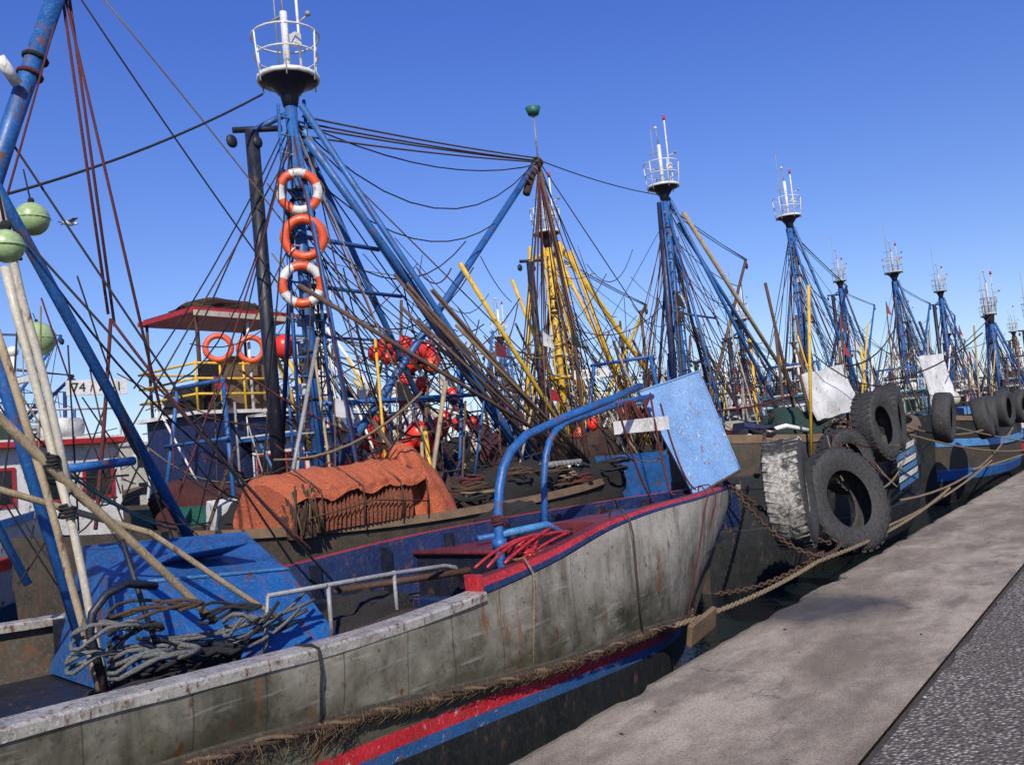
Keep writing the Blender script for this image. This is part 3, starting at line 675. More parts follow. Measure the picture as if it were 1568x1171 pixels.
for q in[(-5,2.42,1.74),(-5,2.28,2.9),(-5,2.5,1.45)]: b.coil(q,.04,4,.009,'ropek',.02,.01)
b.done('poles',eA)
b=MB()
for i in range(15): b.coil((-4.75+R.uniform(-.3,.3),2.65+R.uniform(-.3,.7),.36+.035*i),R.uniform(.10,.30),2.2,R.uniform(.010,.017),R.choice(['ropeg','ropek','ropek','ropek','ropeb']),.03,.10)
b.tube([(-4.7,2.5,.5),(-4.72,2.44,.85),(-4.72,2.46,.95),(-4.72,2.54,1.03),(-4.72,2.66,1.07),(-4.75,2.85,1.02)],.024,'navy',8)
b.tube([(-4.75,2.9,.45),(-4.8,2.8,.9),(-4.9,2.75,1.3)],.018,'navy',6)
b.heap((-4.85,3.0,.32),.35,.45,.22,'netk',5); b.heap((-4.6,2.3,.32),.25,.35,.15,'netb',6)
for i in range(8): b.rope((-4.9+R.uniform(-.2,.2),2.9,.7),(-5+R.uniform(-.1,.1),4.0+R.uniform(-.3,.3),.55+R.uniform(0,.2)),R.uniform(.05,.2),.013,R.choice(['ropeg','ropeg','ropek']))
b.done('rope_coils',eA)
b=MB()
b.coil((-3.85,5.15,.86),.09,3,.014,'red',.02,.08)
for i in range(6): b.rope((-3.72+R.uniform(-.12,.02),4.75+R.uniform(-.2,.4),.84),( -3.8,5.35+R.uniform(-.1,.4),.92+R.uniform(0,.08)),R.uniform(-.08,.05),.013,'red')
for y,d,k in((8.55,-.9,'roper'),(8.9,-.3,'roper'),(4.9,-.1,'rope'),(3.0,0,'ropek'),(6.4,.1,'ropeb')):
    xg,zg=itp(G,y); xr,zr=itp(Rb,y+d*.8); bl=0 if y<4 else .08
    b.tube([(xg-.2,y,zg-.2),(xg-.15,y,zg+bl+.025),(xg-.03,y,zg+bl+.035),(xg+.03,y,zg+.02),(xg+.04,y+d*.15,zg-.1),(xg*.5+xr*.5+.04,y+d*.4,zg*.5+zr*.5),(xr+.035,y+d*.8,zr-.02)],.008,k,5)
for a,q,s in(((-4.4,8.4,2.05),(-4.05,8.0,1.0),.3),((-4.6,9.0,1.95),(-4.1,8.6,1.0),.2),((-4.3,7.5,1.95),(-4.3,8.2,.85),.25)): b.rope(a,q,s,.012,'roper')
for i in range(12): b.rope((-4.7+R.uniform(-.1,.1),8.6+R.uniform(-.2,.2),2.0),( -4.7+R.uniform(-.2,.2),8.7+R.uniform(-.4,.3),1.62),.04,.018,'roper')
pts=rowof(Rb,260)
for kk in range(3):
    l=[(p[0]+.026+.011*math.sin(i*1.1+kk*2.1),p[1],p[2]-.045+.014*math.cos(i*1.1+kk*2.1)+.015*noise.noise(Vector((i*.1,kk,0)))) for i,p in enumerate(pts) if p[1]>-1]
    b.tube(l,.012,'ropeb' if kk else 'wood',5)
for i in range(2600):
    y=R.uniform(.8,6.8)
    if noise.noise(Vector((y*1.3,0,4)))<-.05 and i%4: continue
    x,z=itp(Rb,y); x+=.035; z-=.04; h=R.uniform(.02,.09)*(1.5 if y<3.2 else .7)
    b.tube([(x,y,z+R.uniform(-.03,.03)),(x+R.uniform(0,.025),y+R.uniform(-.04,.04),z-h*.5),(x-.005,y+R.uniform(-.07,.07),z-h)],.0022,R.choice(['ropeb','ropeb','wood']),3)
b.done('lashings',eA)

# ------------------------------------------------------------------ boat with orange net and big blue mast
eB=boat(-10.9,5.7,12.4,4.8,21,g0=.80,rise=.25,sch=('wood','hullwood','hullwood','hullwood','maroon','hullblack'),aft=.12,mast_on=False,house=False,second=False,n=26,deckz=.35,balls=1)
b=MB(); X=-10.9
mast(b,X,9.45,.35,7.95,'blue',0,seed=5,fwd=5.2,plat=.49)
b.tube([(X-.1,9.9,1.6),(X,16.6,8.1)],.075,'blue',9); b.tube([(X+.25,9.5,6.9),(X+.35,11.47,4.79),(X+.5,13.7,2.1),(X+.6,14.7,.9)],.07,'blue',9)
b.tube([(X+.1,9.6,7.1),(X+.2,12.87,3.28),(X+.3,14.6,1.2)],.045,'lblue',8)
b.tube([(X,16.6,8.1),(X+.3,16.9,4.0),(X+.3,16.9,.6)],.05,'pbrown',7); b.tube([(X,16.55,8.1),(X,16.0,7.2)],.09,'ropeb',7)
for i in range(6): b.ring((X,16.6-.12*i,8.05-.12*i),(0,.7,.7),.1,.03,R.choice(['ropeb','rope','roper']),10,5)
b.tube([(X+.1,9.45,5.3),(X+.1,11.1,5.3)],.04,'blue',7); b.tube([(X+.1,9.45,2.6),(X+.3,13.2,2.7)],.04,'blue',7)
b.tube([(X,16.6,8.1),(X,16.6,9.2)],.02,'grey',5); b.lathe((X,16.6,9.2),[(0,-.05),(.12,-.05),(.18,.12),(0,.12)],'green',10)
b.done('main_mast',eB)
b=MB()
for i in range(9): b.tube([(X+.9+.05*i,10.55+.1*i+R.uniform(-.2,.3),4.3+R.uniform(-.6,.5)),(X+1.3+.05*i,13.9+.1*i,1.25)],.028,R.choice(['pbrown','pbrown','wood','pbrown']),6)
b.tube([(X+1,12.2,5.0),(X+1,15.8,1.0)],.045,'yellow',7); b.tube([(X+1.2,8.3,4.2),(X+1.6,14.9,1.2)],.035,'pbrown',7)
for i in range(8): b.box((X+1.6,13.3+.13*i,1.25),(.5,.1,.05),'grey',Matrix.Rotation(.5,3,'X'))
b.heap((X+1.5,12.6,.4),.5,1.2,.8,'netk',44); b.heap((X+1.5,14.8,.4),.5,.9,.8,'netk',45); b.heap((X+1.0,11.4,.4),.4,.6,.8,'netb',46)
for i in range(18): b.coil((X+1.6+R.uniform(-.4,.4),R.uniform(10.6,16),R.uniform(.8,1.25)),R.uniform(.15,.35),2.5,.02,R.choice(['ropeb','rope','ropek','roper']),.03,.1)
b.done('poles',eB)
b=MB(); top=Vector((X,9.43,7.3)); tip=Vector((X,16.6,8.1))
for d,z in((-.06,.0),(.0,-.1),(.06,.05),(.1,-.3)): b.rope(top+Vector((d,.2,z)),tip+Vector((d,0,z*.3)),.05,.018,'ropeb')
b.rope(top,tip+Vector((0,0,-.1)),.45,.014,'ropek'); b.rope(top,tip+Vector((0,-.4,-.3)),1.2,.014,'ropek')
b.rope((X,4.86,5.19),(X,8.9,7.55),.12,.018,'ropek'); b.rope((X,2.9,4.0),(X,4.86,5.19),0,.018,'ropek')
b.rope((X,6.02,8.06),(X,10.05,3.23),.1,.013,'ropek'); b.rope((X,5.0,9.3),(X,6.02,8.06),0,.013,'ropek')
b.rope((X,6.35,8.17),(X,11.28,3.25),-.1,.012,'rope'); b.rope((X,5.2,9.3),(X,6.35,8.17),0,.012,'rope')
b.rope(tip,(-11.3,23.6,8.6),.1,.014,'ropek'); b.rope(tip,(-11.5,20.8,2.4),.1,.014,'ropek'); b.rope(tip,(-12,25,3.4),.0,.014,'ropek'); b.rope(tip+Vector((0,0,-.2)),(-12,23,2.4),.3,.014,'ropek')
for q,s in(((X,14.5,1.6),.0),((X+.5,12.6,1.0),.7),((X+1.5,17,1.0),.0),((X-1,11.,.9),.5),((X+1.9,8.6,.9),.0),((X+1.9,10.3,.9),.0),((X-1.8,8.4,.9),0),((X+1.5,7.1,1),0.),((X,6.1,1.3),.0),((X-.6,6.0,1.4),.0),((X+1,6.2,1.2),.2)):
    b.rope(top+Vector((0,0,R.uniform(-.5,.2))),q,s,.013,R.choice(ROPES))
for i in range(26): b.rope((X+R.uniform(-.3,.3),9.2+R.uniform(-.2,.5),R.uniform(3.5,7.2)),(X+R.uniform(-1.6,1.6),R.uniform(6.5,16.5),R.uniform(.9,3.6)),R.uniform(0,1),.012,R.choice(ROPES))
for i in range(14): b.rope(tip+Vector((0,0,-R.uniform(0,.5))),(X+R.uniform(-1.3,1.3),R.uniform(13,18),R.uniform(.9,2)),R.uniform(0,.4),.014,R.choice(['ropek','ropeb','roper']))
for i in range(5): b.rope((X+.3,14.+R.uniform(-1,2),6.2-i*.5),(X,9.6,6.5-i*1.0),R.uniform(.4,1),.013,'ropek')
for i in range(18): b.rope((X+R.uniform(-1,1),10+i*.4,R.uniform(2.5,5)),(X+R.uniform(-1,1),11.5+i*.4,R.uniform(2,4.5)),R.uniform(.2,.7),.013,R.choice(['ropek','ropek','ropeb']))
b.done('rigging',eB)
for z,y,k,kk in((5.96,9.24,'orange','white'),(5.22,9.27,'orange',None),(4.46,9.15,'white','orange')):
    b=MB(); b.ring((-10.62,y,z),(.72,-.65,-.12+R.uniform(-.1,.1)),.295,.075,k,32,10,kk=kk)
    if kk is None:
        for a in range(4):
            b.ring((-10.62+.295*.66*math.cos(a*1.57+.8),y+.295*.74*math.cos(a*1.57+.8),z+.295*math.sin(a*1.57+.8)),(-.66*math.sin(a*1.57+.8),-.74*math.sin(a*1.57+.8),math.cos(a*1.57+.8)),.07,.012,'white',10,4)
    b.tube([(-10.62,y,z+.36),(-10.85,y+.1,z+.5)],.01,'rope',4)
    pts=[]
    for i in range(33):
        a=2*math.pi*i/32; q=.37+.02*math.cos(4*a); pts.append((-10.60+.66*q*math.cos(a),y+.74*q*math.cos(a),z+q*math.sin(a)))
    b.tube(pts,.007,'rope',4)
    b.done('life_ring')
# orange net bundle
b=MB(); nu=190; vs=[]; prof=[(.62,0),(.64,.14),(.64,.28),(.62,.44),(.56,.52)]
for i in range(nu+1):
    y=7.25+1.75*i/nu
    for (x,z) in prof:
        rr=.04*math.sin(i/nu*2*math.pi*23)+.02*noise.noise(Vector((y*2,z*2,7))); vs.append((-9.15+x+rr,y+.02*noise.noise(Vector((z*5,i*.2,0))),.82+z*(1+.08*noise.noise(Vector((y*1.5,0,3))))))
m=5; b.add(vs,[(i*m+j,(i+1)*m+j,(i+1)*m+j+1,i*m+j+1) for i in range(nu) for j in range(m-1)],'netrib',True)
nu,nv=90,26; vs=[]
for i in range(nu+1):
    y=6.95+2.4*i/nu
    for j in range(nv+1):
        t=j/nv; 
        P4=[(.70,.44),(.62,.56),(.10,.82),(-.35,.76),(-.62,.40),(-.64,0)]
        q=t*5; k=min(4,int(q)); f=q-k; x=P4[k][0]*(1-f)+P4[k+1][0]*f; z=P4[k][1]*(1-f)+P4[k+1][1]*f
        if j<=1: z+=.07*noise.noise(Vector((y*3,1,0)))+.03*math.sin(y*9)
        d=.04*noise.noise(Vector((y*2.0,t*5,1)))+.03*noise.noise(Vector((y*7,t*14,2)))+.02*noise.noise(Vector((y*18,t*30,4)))
        en=max(0,abs(i/nu-.5)*2-.9)/.1
        vs.append((-9.15+(x+d)*(1-.12*en),y+.05*noise.noise(Vector((t*6,y,0))),.82+(z+d)*(.92+.1*i/nu)*(1-.15*en*en)))
m=nv+1
b.add(vs,[(i*m+j,(i+1)*m+j,(i+1)*m+j+1,i*m+j+1) for i in range(nu) for j in range(nv)],'neto',True)
for i0,kk in((0,1),(nu,-1)):
    l=[vs[i0*m+j] for j in range(m)]+[(-8.5,vs[i0*m][1],.8)]
    b.add(l,[tuple(range(len(l)))[::kk]],'neto')
vs=[];nu2=48;nv2=22
for i in range(nv2+1):
    t=i/nv2
    for j in range(nu2):
        a=2*math.pi*j/nu2; rx=.44*(1-t)**.55+.02; ry=.50*(1-t)**.5+.02; q=1+.16*math.sin(a*7+t*2)*(.3+t)*.5+.3*noise.noise(Vector((math.cos(a)*1.5,math.sin(a)*1.5,t*2)))+.12*noise.noise(Vector((math.cos(a)*5,math.sin(a)*5,t*6)))
        vs.append((-8.95+rx*q*math.cos(a)-.12*t,9.65+ry*q*math.sin(a)-.25*t,.8+1.05*t**.95))
b.add(vs,[(i*nu2+j,i*nu2+(j+1)%nu2,(i+1)*nu2+(j+1)%nu2,(i+1)*nu2+j) for i in range(nv2) for j in range(nu2)],'neto',True)
for y in(7.3,8.0,8.7,9.2): b.tube([(-8.44,y,.82),(-8.43,y+.02,1.1),(-8.44,y+.02,1.32),(-9.05,y+.03,1.66),(-9.5,y,1.55)],.011,'ropeb',5)
b.tube([(-8.42,7.05,1.0),(-8.43,8.2,1.12),(-8.42,9.2,1.0)],.01,'ropeb',5)
b.heap((-8.62,7.1,.78),.14,.2,.42,'netb',3,30,14,.6,3)
for i in range(16): b.rope((-8.5+R.uniform(-.12,.05),7.1+R.uniform(-.15,.15),1.35+R.uniform(-.1,.1)),(-8.45+R.uniform(-.05,.05),7.1+R.uniform(-.25,.25),.82),0.0,.012,R.choice(['ropeb','wood','ropeb']))
b.done('fishing_net')

# ------------------------------------------------------------------ other boats
eC=boat(-6.2,13.0,11.5,3.9,33,g0=1.30,rise=.45,sch=('wood','hullwood','hullblack','hullblack','hullblack','hullblack'),aft=.95,my=.5,mt=6.5,house=False,boomL=0,n=16,mast_on=False,second=False,deckz=.8,balls=0)  # bands all black: the shadow on this hull is put into its colour
b=MB()
def buckled(TL,BL,BR,TR,k,s,th=.04):
    TL,BL,BR,TR=map(Vector,(TL,BL,BR,TR)); nn=(BL-TL).cross(TR-TL).normalized(); q=8; vs=[];vb=[]
    for i in range(q+1):
        for j in range(q+1):
            u,v=i/q,j/q; P_=(TL.lerp(TR,u)).lerp(BL.lerp(BR,u),v)+nn*.07*noise.noise(Vector((u*2.5,v*2.5,s))); P_.z+=.03*noise.noise(Vector((u*4,s,0))); vs.append(P_); vb.append(P_-nn*th)
    F_=[(i*(q+1)+j,i*(q+1)+j+1,(i+1)*(q+1)+j+1,(i+1)*(q+1)+j) for i in range(q) for j in range(q)]
    b.add(vs,F_,k,True); b.add(vb,[f[::-1] for f in F_],k,True)
    bd=[i*(q+1) for i in range(q+1)]+[q*(q+1)+j for j in range(1,q+1)]+[i*(q+1)+q for i in range(q-1,-1,-1)]+[j for j in range(q-1,0,-1)]
    for i in range(len(bd)):
        a_,c_=bd[i],bd[(i+1)%len(bd)]; b.add([vs[a_],vs[c_],vb[c_],vb[a_]],[(0,1,2,3)],k)
buckled((-5.15,15.6,2.42),(-5.0,15.65,1.58),(-4.75,17.3,1.72),(-4.95,17.5,2.62),'white',1); b.tube([(-5.2,15.6,2.42),(-5.05,15.6,1.2)],.03,'rust'); b.tube([(-5.03,17.5,2.6),(-4.98,17.4,1.2)],.03,'rust')
b.heap((-6,14.9,.95),.8,.9,.5,'netk',4,36,14,.5,2.4); b.heap((-6.3,17.5,.9),.9,1.2,.7,'netb',6,36,14,.5,2.4)
for i in range(18): b.coil((-6+R.uniform(-.9,.9),R.uniform(14,18.5),R.uniform(1.2,1.6)),R.uniform(.15,.35),2.5,.02,R.choice(['ropeb','rope','ropek','roper']),.03,.1)
for i in range(10): b.rope((-6+R.uniform(-1,1),R.uniform(14,18),R.uniform(1.2,2.2)),(-5+R.uniform(-.5,.5),R.uniform(15,19),R.uniform(1.2,1.7)),.2,.014,R.choice(ROPES))
b.tube([(-5.0,15.4,1.4),(-5.2,14.6,1.55),(-5.9,14.2,1.4)],.04,'white',8)
b.done('bow_shield',eC)
ROW1=[(-6.0,25.5,12,4.2,41),(-6.1,38.6,12.5,4.2,42),(-6.0,52.5,13,4.3,43),(-6,67,13,4.3,44),(-6,82,13,4.3,45),(-6,97,14,4.3,46)]
for x,y,L,B,s in ROW1: boat(x,y,L,B,s,g0=1.2,rise=.6,my=.5,mt=[5.6,6.4,6.0][s%3],boomL=5,n=14,mc=['blue','dblue','rust'][s%3],plat=.34,mast_on=(s>41),sch=[('wood','hullwood','white','dblue','red','hullblack'),('wood','hullblack','hullwood','hullblack','dblue','hullblack'),('wood','hullblack','lblue','hullwood','blue','hullblack')][s%3],aft=.6,house=s>42,second=s>42,balls=1)
b=MB(); buckled((-5.2,25.2,3.0),(-5.0,25.2,1.75),(-4.75,26.6,1.9),(-4.95,26.9,3.1),'white',5); b.done('splash_board')
b=MB()
for q in range(6): b.add([(-4.10,17.0,.95-.13*q),(-4.12,18.6,1.05-.13*q),(-4.14,18.6,.94-.13*q),(-4.12,17.0,.84-.13*q)],[(0,1,2,3)],'white' if q%2==0 else 'lblue')
b.done('painted_board')
boat(-11,-9.5,13.6,4.8,51,g0=.75,rise=.25,sch=('wood','hullblack','red','hullblack','red','green'),my=.2,mt=8,n=12,house=False,boomL=5,aft=.3)
boat(-11.6,19.8,12.5,4.8,52,g0=.95,rise=.7,my=.37,mt=9.1,fwd=6.5,n=24,house=False,plat=.47,boomcol='pbrown',sch=SCH[1],balls=1)
b=MB(); b.tube([(-11.3,25.0,8.3),(-11.0,33.4,2.0)],.07,'pole',8); b.tube([(-11.5,25.0,8.0),(-11.3,33.8,1.6)],.06,'blue',8); b.tube([(-11.9,24.2,1.2),(-11.7,24.3,8.6)],.11,'dblue',8); b.done('derrick_boom')
boat(-11.0,31.5,12.5,4.8,53,g0=1,rise=.7,my=.19,mt=9.5,n=18,fwd=5)
boat(-10.6,45,12.5,4.6,54,g0=1,rise=.7,my=.24,mt=8.7,n=14,fwd=5)
boat(-10.7,58.6,12.5,4.6,55,g0=1,rise=.7,my=.11,mt=8.8,n=12,fwd=5)
boat(-10.7,73,12.5,4.6,56,my=.3,mt=8.3,n=12,mc='dblue'); boat(-10.7,87,12.5,4.6,57,my=.3,mt=7.8,n=12,mc='rust'); boat(-10.7,102,12.5,4.6,58,my=.3,mt=7.4,n=10)
boat(-16,-5,13.6,4.6,61,my=.35,mt=7.2,hy=7.3,roofc='red',wallc='white',g0=.9,n=18,boomL=0,second=False,mast_on=False)
boat(-16,10,11.3,4.4,62,my=.3,mt=5.5,n=26,house=True,hy=14.2,boomL=5,mast_on=False,wallc='white',roofc='blue',balls=5)
boat(-14.5,20.9,12,4.2,63,my=.105,mt=8.0,mc='yellow',lattice=True,n=28,boomL=5.5,fwd=4.0,plat=.4,house=False,rise=.5,balls=2)
b=MB(); b.tube([(-14.3,22.4,7.7),(-14.2,27.8,3.2),(-14.2,29.4,1.9)],.08,'yellow',8); b.tube([(-14.0,22.6,7.4),(-13.6,25.2,1.0)],.065,'yellow',8); b.tube([(-14.9,21.8,7.6),(-15.2,20.9,1.0)],.065,'yellow',8); b.tube([(-13.4,18.6,6.0),(-13.6,21.5,1.2)],.05,'yellow',8); b.done('derrick_boom')
boat(-15.4,35,12.5,4.4,64,my=.3,mt=6.5,n=14,mc='dblue')
boat(-15,49,12.5,4.4,65,my=.41,mt=9.7,n=12); boat(-15,64,12.5,4.4,66,my=.5,mt=8.2,n=12,mc='dblue'); boat(-15,80,12.5,4.4,67,my=.4,mt=8,n=10)
# tangle of spare booms, poles and slack lines across the middle rafts
rr_=random.Random(404); b=MB()
for i in range(34):
    x=rr_.uniform(-17,-12.4); y=rr_.uniform(13,31); p=Vector((x,y,.8)); q=p+Vector((rr_.uniform(-.8,.8),rr_.uniform(-2.8,2.8),rr_.uniform(2.6,5.2)))
    b.tube([p,q],rr_.uniform(.02,.05),rr_.choice(['yellow','pbrown','blue','dblue','pbrown','rust','pole','blue']),6)
for i in range(90):
    x=rr_.uniform(-17,-11.5); y=rr_.uniform(13,33); p=Vector((x,y,rr_.uniform(2,7))); q=p+Vector((rr_.uniform(-1.5,1.5),rr_.uniform(-5,5),rr_.uniform(-4,1)))
    q.z=max(q.z,1.0); b.rope(p,q,rr_.uniform(.0,.8),rr_.uniform(.010,.016),rr_.choice(ROPES),9,4)
b.done('spare_rigging')
b=MB()
for i in range(26):
    c_=rr_.choice([(-13,12.6,1.9),(-13.6,15.6,2.2),(-15,19,2.2),(-12.9,20.5,2.2),(-13,14.5,3.4)])
    b.buoy((c_[0]+rr_.uniform(-.5,.5),c_[1]+rr_.uniform(-.9,.9),c_[2]+rr_.uniform(-.5,.5)),rr_.uniform(.10,.19),rr_.choice(['ballred','ballred','ballred','orange','cream']))
b.heap((-13,12.6,.6),.6,.9,1.0,'netb',120); b.heap((-13.6,15.6,.6),.7,1.0,1.3,'netk',121); b.heap((-15,19,.6),.7,1.0,1.4,'netr',122); b.heap((-12.9,20.5,.8),.6,1,1.1,'netb',123); b.tube([(-13,14.5,.6),(-13,14.5,3.9)],.03,'pbrown',6); b.tube([(-13.5,13.6,3.7),(-12.6,15.4,3.6)],.02,'pbrown',6)
b.done('fishing_buoys')
s=70
for ri,(x,ya,mts) in enumerate([(-21,-2,7.8),(-26.3,3,8),(-31.5,6,8.6),(-38,8,9)]):
    y=ya
    while y<95+ri*8:
        mc=R.choice(['blue','dblue','dblue','yellow','blue','white','rust'])
        boat(x+R.uniform(-.3,.3),y,12.5,4.3,s,my=R.uniform(.25,.5),mt=R.uniform(5.5,mts-.2) if y<25 else R.uniform(5.2,7.6),mc=mc,n=14 if ri<2 else 10,boomL=R.choice([4,5,6]),lattice=R.random()<.3,plat=.38)
        y+=14+R.uniform(0,1.5)+(0 if ri<2 else 3); s+=1
eK=empty('bridge_canopy',(-18.5,13.3,3)); b=MB(); kx,ky=-18.5,13.3
b.box((kx,ky,5.42),(2.3,3.1,.10),'red'); b.box((kx,ky,5.50),(2.1,2.9,.06),'maroon'); b.box((kx+1.17,ky,5.34),(.05,3.1,.12),'cream')
for sx in(-1,1):
    for sy in(-1,0,1): b.tube([(kx+sx*1.0,ky+sy*1.4,3.0),(kx+sx*1.0,ky+sy*1.4,5.38)],.04,'rust' if sy else 'white',6)
b.box((kx,ky,2.2),(2.2,3.0,1.7),'dblue'); b.box((kx,ky,3.08),(2.5,3.4,.08),'white')
for h in(3.5,3.85,4.2):
    for sx in(-1,1): b.tube([(kx+sx*1.15,ky-1.6,h),(kx+sx*1.15,ky+1.6,h)],.03,'yellow',6)
    b.tube([(kx-1.15,ky-1.6,h),(kx+1.15,ky-1.6,h)],.03,'yellow',6)
for i in range(6): b.tube([(kx+1.15,ky-1.6+.64*i,3.1),(kx+1.15,ky-1.6+.64*i,4.25)],.03,'yellow',6)
b.box((kx-.2,ky+.4,3.8),(1.2,1.2,1.4),'wood'); b.heap((kx,ky,5.53),.9,1.2,.3,'netb',88); b.heap((kx,ky-1,3.12),.8,.5,.7,'netk',89)
for q in(-1.0,-.1): b.ring((kx+1.2,ky+q,4.55),(.8,-.6,0),.28,.07,'orange',18,7)
b.done('canopy',eK)
b=MB()
for p,r_ in(((-14,14.33,4.17),.20),((-14,15.4,4.05),.21),((-13.8,14.8,3.95),.2),((-14.2,16.0,4.2),.19),((-14,14.6,4.0),.18),((-12.5,13.53,2.08),.26),((-12.5,12.3,2.3),.18),((-12.3,14.0,2.2),.2),((-14,11.48,4.06),.22),((-12.5,13.1,1.8),.2),((-14,14.0,4.0),.17),((-14,15.0,4.25),.18),((-13.9,15.8,3.9),.18),((-12.6,13.9,1.85),.22)): b.buoy(p,r_,'ballred')
for p in((-14,14.3,4),(-14,15.4,4),(-14,11.5,4)): b.tube([(p[0],p[1],1),(p[0],p[1],p[2]+.3)],.03,'blue',6)
b.tube([(-14,11.3,4.3),(-14,16.4,4.3)],.03,'blue',6)
b.heap((-12.6,13.5,.6),.6,1.0,1.0,'netr',91)
b.done('fishing_buoys')
for p,r_ in(((-8,3.83,4.07),.15),((-4.6,2.07,2.86),.085),((-15.4,7.35,4.25),.3)):
    b=MB(); b.ball(p,r_,'ballgreen',18,12); b.ring(p,(0,0,1),r_*1.0,.008,'ballgreen',18,5); b.tube([(p[0],p[1],p[2]+r_),(p[0],p[1]-.05,p[2]+.45)],.008,'ropek',4); b.ball((p[0],p[1],p[2]+r_+.02),.03,'ropek',8,6); b.done('fishing_float')
def board(loc,txt,w_,h_,azd,bg='white'):
    e=empty('registration_board',loc); b=MB(); ro=Matrix.Rotation(math.radians(azd),3,'Z')
    b.box(loc,(w_,.03,h_),bg,ro); b.done('panel',e,bevel=.004)
    c=bpy.data.curves.new('number','FONT'); c.body=txt; c.size=h_*.85; c.align_x='CENTER'; c.align_y='CENTER'; c.extrude=.003; c.materials.append(M['hullblack'])
    o=bpy.data.objects.new('number',c); COL.objects.link(o); o.parent=e; o.rotation_euler=(math.pi/2,0,math.radians(azd)); o.location=ro@Vector((0,-.021,0))
board((-13,21.4,3.5),'8-206',1.0,.26,35); board((-12.6,12.6,2.95),'8-124',.8,.22,40); board((-13.55,7.35,3.2),'74 / 76-1',.9,.24,75)

# ------------------------------------------------------------------ fenders, chain, mooring lines
tyre((-3.80,10.55,.76),(.97,.22,.05),.64,.46,'rubberw')
tyre((-3.72,12.2,.48),(.86,-.42,.22),.70,.42)
tyre((-3.95,15.3,1.40),(.95,-.15,.1),.56,.36); tyre((-3.95,16.3,1.5),(.95,.1,0),.56,.36); tyre((-4.25,14.4,.9),(.88,-.4,.1),.5,.34)
for y in(19.5,23.9,25.0,27.5,31,36,40,44,48,54,58,63,70,75): tyre((-3.72,y,1.0+R.uniform(-.2,.5)),(1,R.uniform(-.3,.3),R.uniform(-.1,.2)),.5,.34,lug=False,n=20)
def chain(b,pts,link=.062,r=.011,k='rust'):
    P=[Vector(p) for p in pts]; c=0
    tot=sum((P[j+1]-P[j]).length for j in range(len(P)-1)); t=0
    while t<tot:
        tt=t
        for j in range(len(P)-1):
            l=(P[j+1]-P[j]).length
            if tt<=l: break
            tt-=l
        p=P[j].lerp(P[j+1],tt/l); dr=(P[j+1]-P[j]).normalized(); up=Vector((0,0,1)).cross(dr).normalized()
        if c%2: up=dr.cross(up)
        pts2=[]
        for q in range(10):
            a=2*math.pi*q/9; pts2.append(p+dr*math.cos(a)*link*.62+up*math.sin(a)*link*.36)
        b.tube(pts2,r,k,5); t+=link*.88; c+=1
b=MB()
def cat(a,q,s,n=12): a=Vector(a);q=Vector(q); return [a.lerp(q,i/n)-Vector((0,0,s*4*(i/n)*(1-i/n))) for i in range(n+1)]
chain(b,cat((-4.25,9.9,.92),(-3.45,10.1,.08),.15)); chain(b,cat((-3.45,10.1,.08),(-3.5,11.3,.05),.06)); chain(b,cat((-3.5,10.5,.05),(-4.3,9.2,-.2),.1))
chain(b,cat((-4.3,9.95,.95),(-3.5,10.9,.10),.10)); chain(b,cat((-4.9,12.8,1.45),(-4.2,10.5,1.0),.2))
b.done('fender_chain')
b=MB()
def thick(pts,r,k):
    for s in range(3):
        l=[]
        P=[Vector(p) for p in pts]; n=int(sum((a-c).length for a,c in zip(P,P[1:]))/.05); n=min(n,260)
        for i in range(n+1):
            t=i/n*(len(P)-1); j=min(len(P)-2,int(t)); p=P[j].lerp(P[j+1],t-j); a=i*.9+s*2.094
            l.append(p+Vector((math.cos(a)*r*.5,0,math.sin(a)*r*.5)))
        b.tube(l,r*.58,k,5)
thick(cat((-3.95,6.4,-.06),(-3.45,10.2,.0),.10)+cat((-3.45,10.3,.0),(-3.3,17,.2),.12)[1:],.026,'rope')
thick(cat((-3.6,11.8,-.02),(-3.35,22,.35),.15),.022,'rope'); thick(cat((-3.4,14,.3),(-3.5,27,.9),.35),.02,'rope'); thick(cat((-3.6,16,1.2),(-3.2,30,.2),.2),.018,'rope'); thick(cat((-3.7,19,1.3),(-3.2,34,.1),.1),.018,'rope')
thick(cat((-4.4,16.5,1.7),(-3.6,23,1.0),.25),.02,'rope'); thick(cat((-3.55,12.9,.55),(-3.9,17,.9),.2),.016,'rope'); thick(cat((-3.4,20,.3),(-3.3,44,.4),.2),.025,'rope')
for i in range(9): thick(cat((-4.3,13.8+.25*i,1.35),(-3.6,12.0+.45*i,.8+R.uniform(-.4,.4)),.1),.012,R.choice(['roper','rope','ropek']))
b.done('mooring_rope')
b=MB(); b.box((-3.66,7.5,-.16),(.05,.55,.2),'wood',Matrix.Rotation(.12,3,'X')@Matrix.Rotation(.25,3,'Y')); b.done('wooden_fender_board',bevel=.008)
b=MB()
for a,q in(((-7,3.70,5.75),(-7,3.93,3.04)),((-7,3.76,5.75),(-7,3.98,2.94)),((-7,3.73,5.7),(-6.6,4.1,2.2))): b.rope(a,q,0,.013,'roper'); 
b.rope((-7,3.7,5.7),(-6.4,2.6,2.7),0,.009,'roper'); b.rope((-7,3.7,5.7),(-7.4,2.9,3.0),0,.009,'ropek'); b.rope((-7,3.2,4.4),(-6.2,5.0,.8),.0,.010,'ropek'); b.rope((-6.6,2.9,3.7),(-5.5,4.9,.6),.0,.010,'ropek'); b.rope((-7,3.95,3.0),(-6.6,3.5,1.3),.05,.016,'roper'); b.rope((-7,3.95,3.0),(-6.2,5.2,.9),.1,.013,'roper')
b.rope((-5,2.2,2.0),(-6.8,4.3,1.2),.1,.010,'ropet'); b.rope((-6.6,3.2,3.3),(-7.6,5.6,1.6),.2,.010,'ropek')
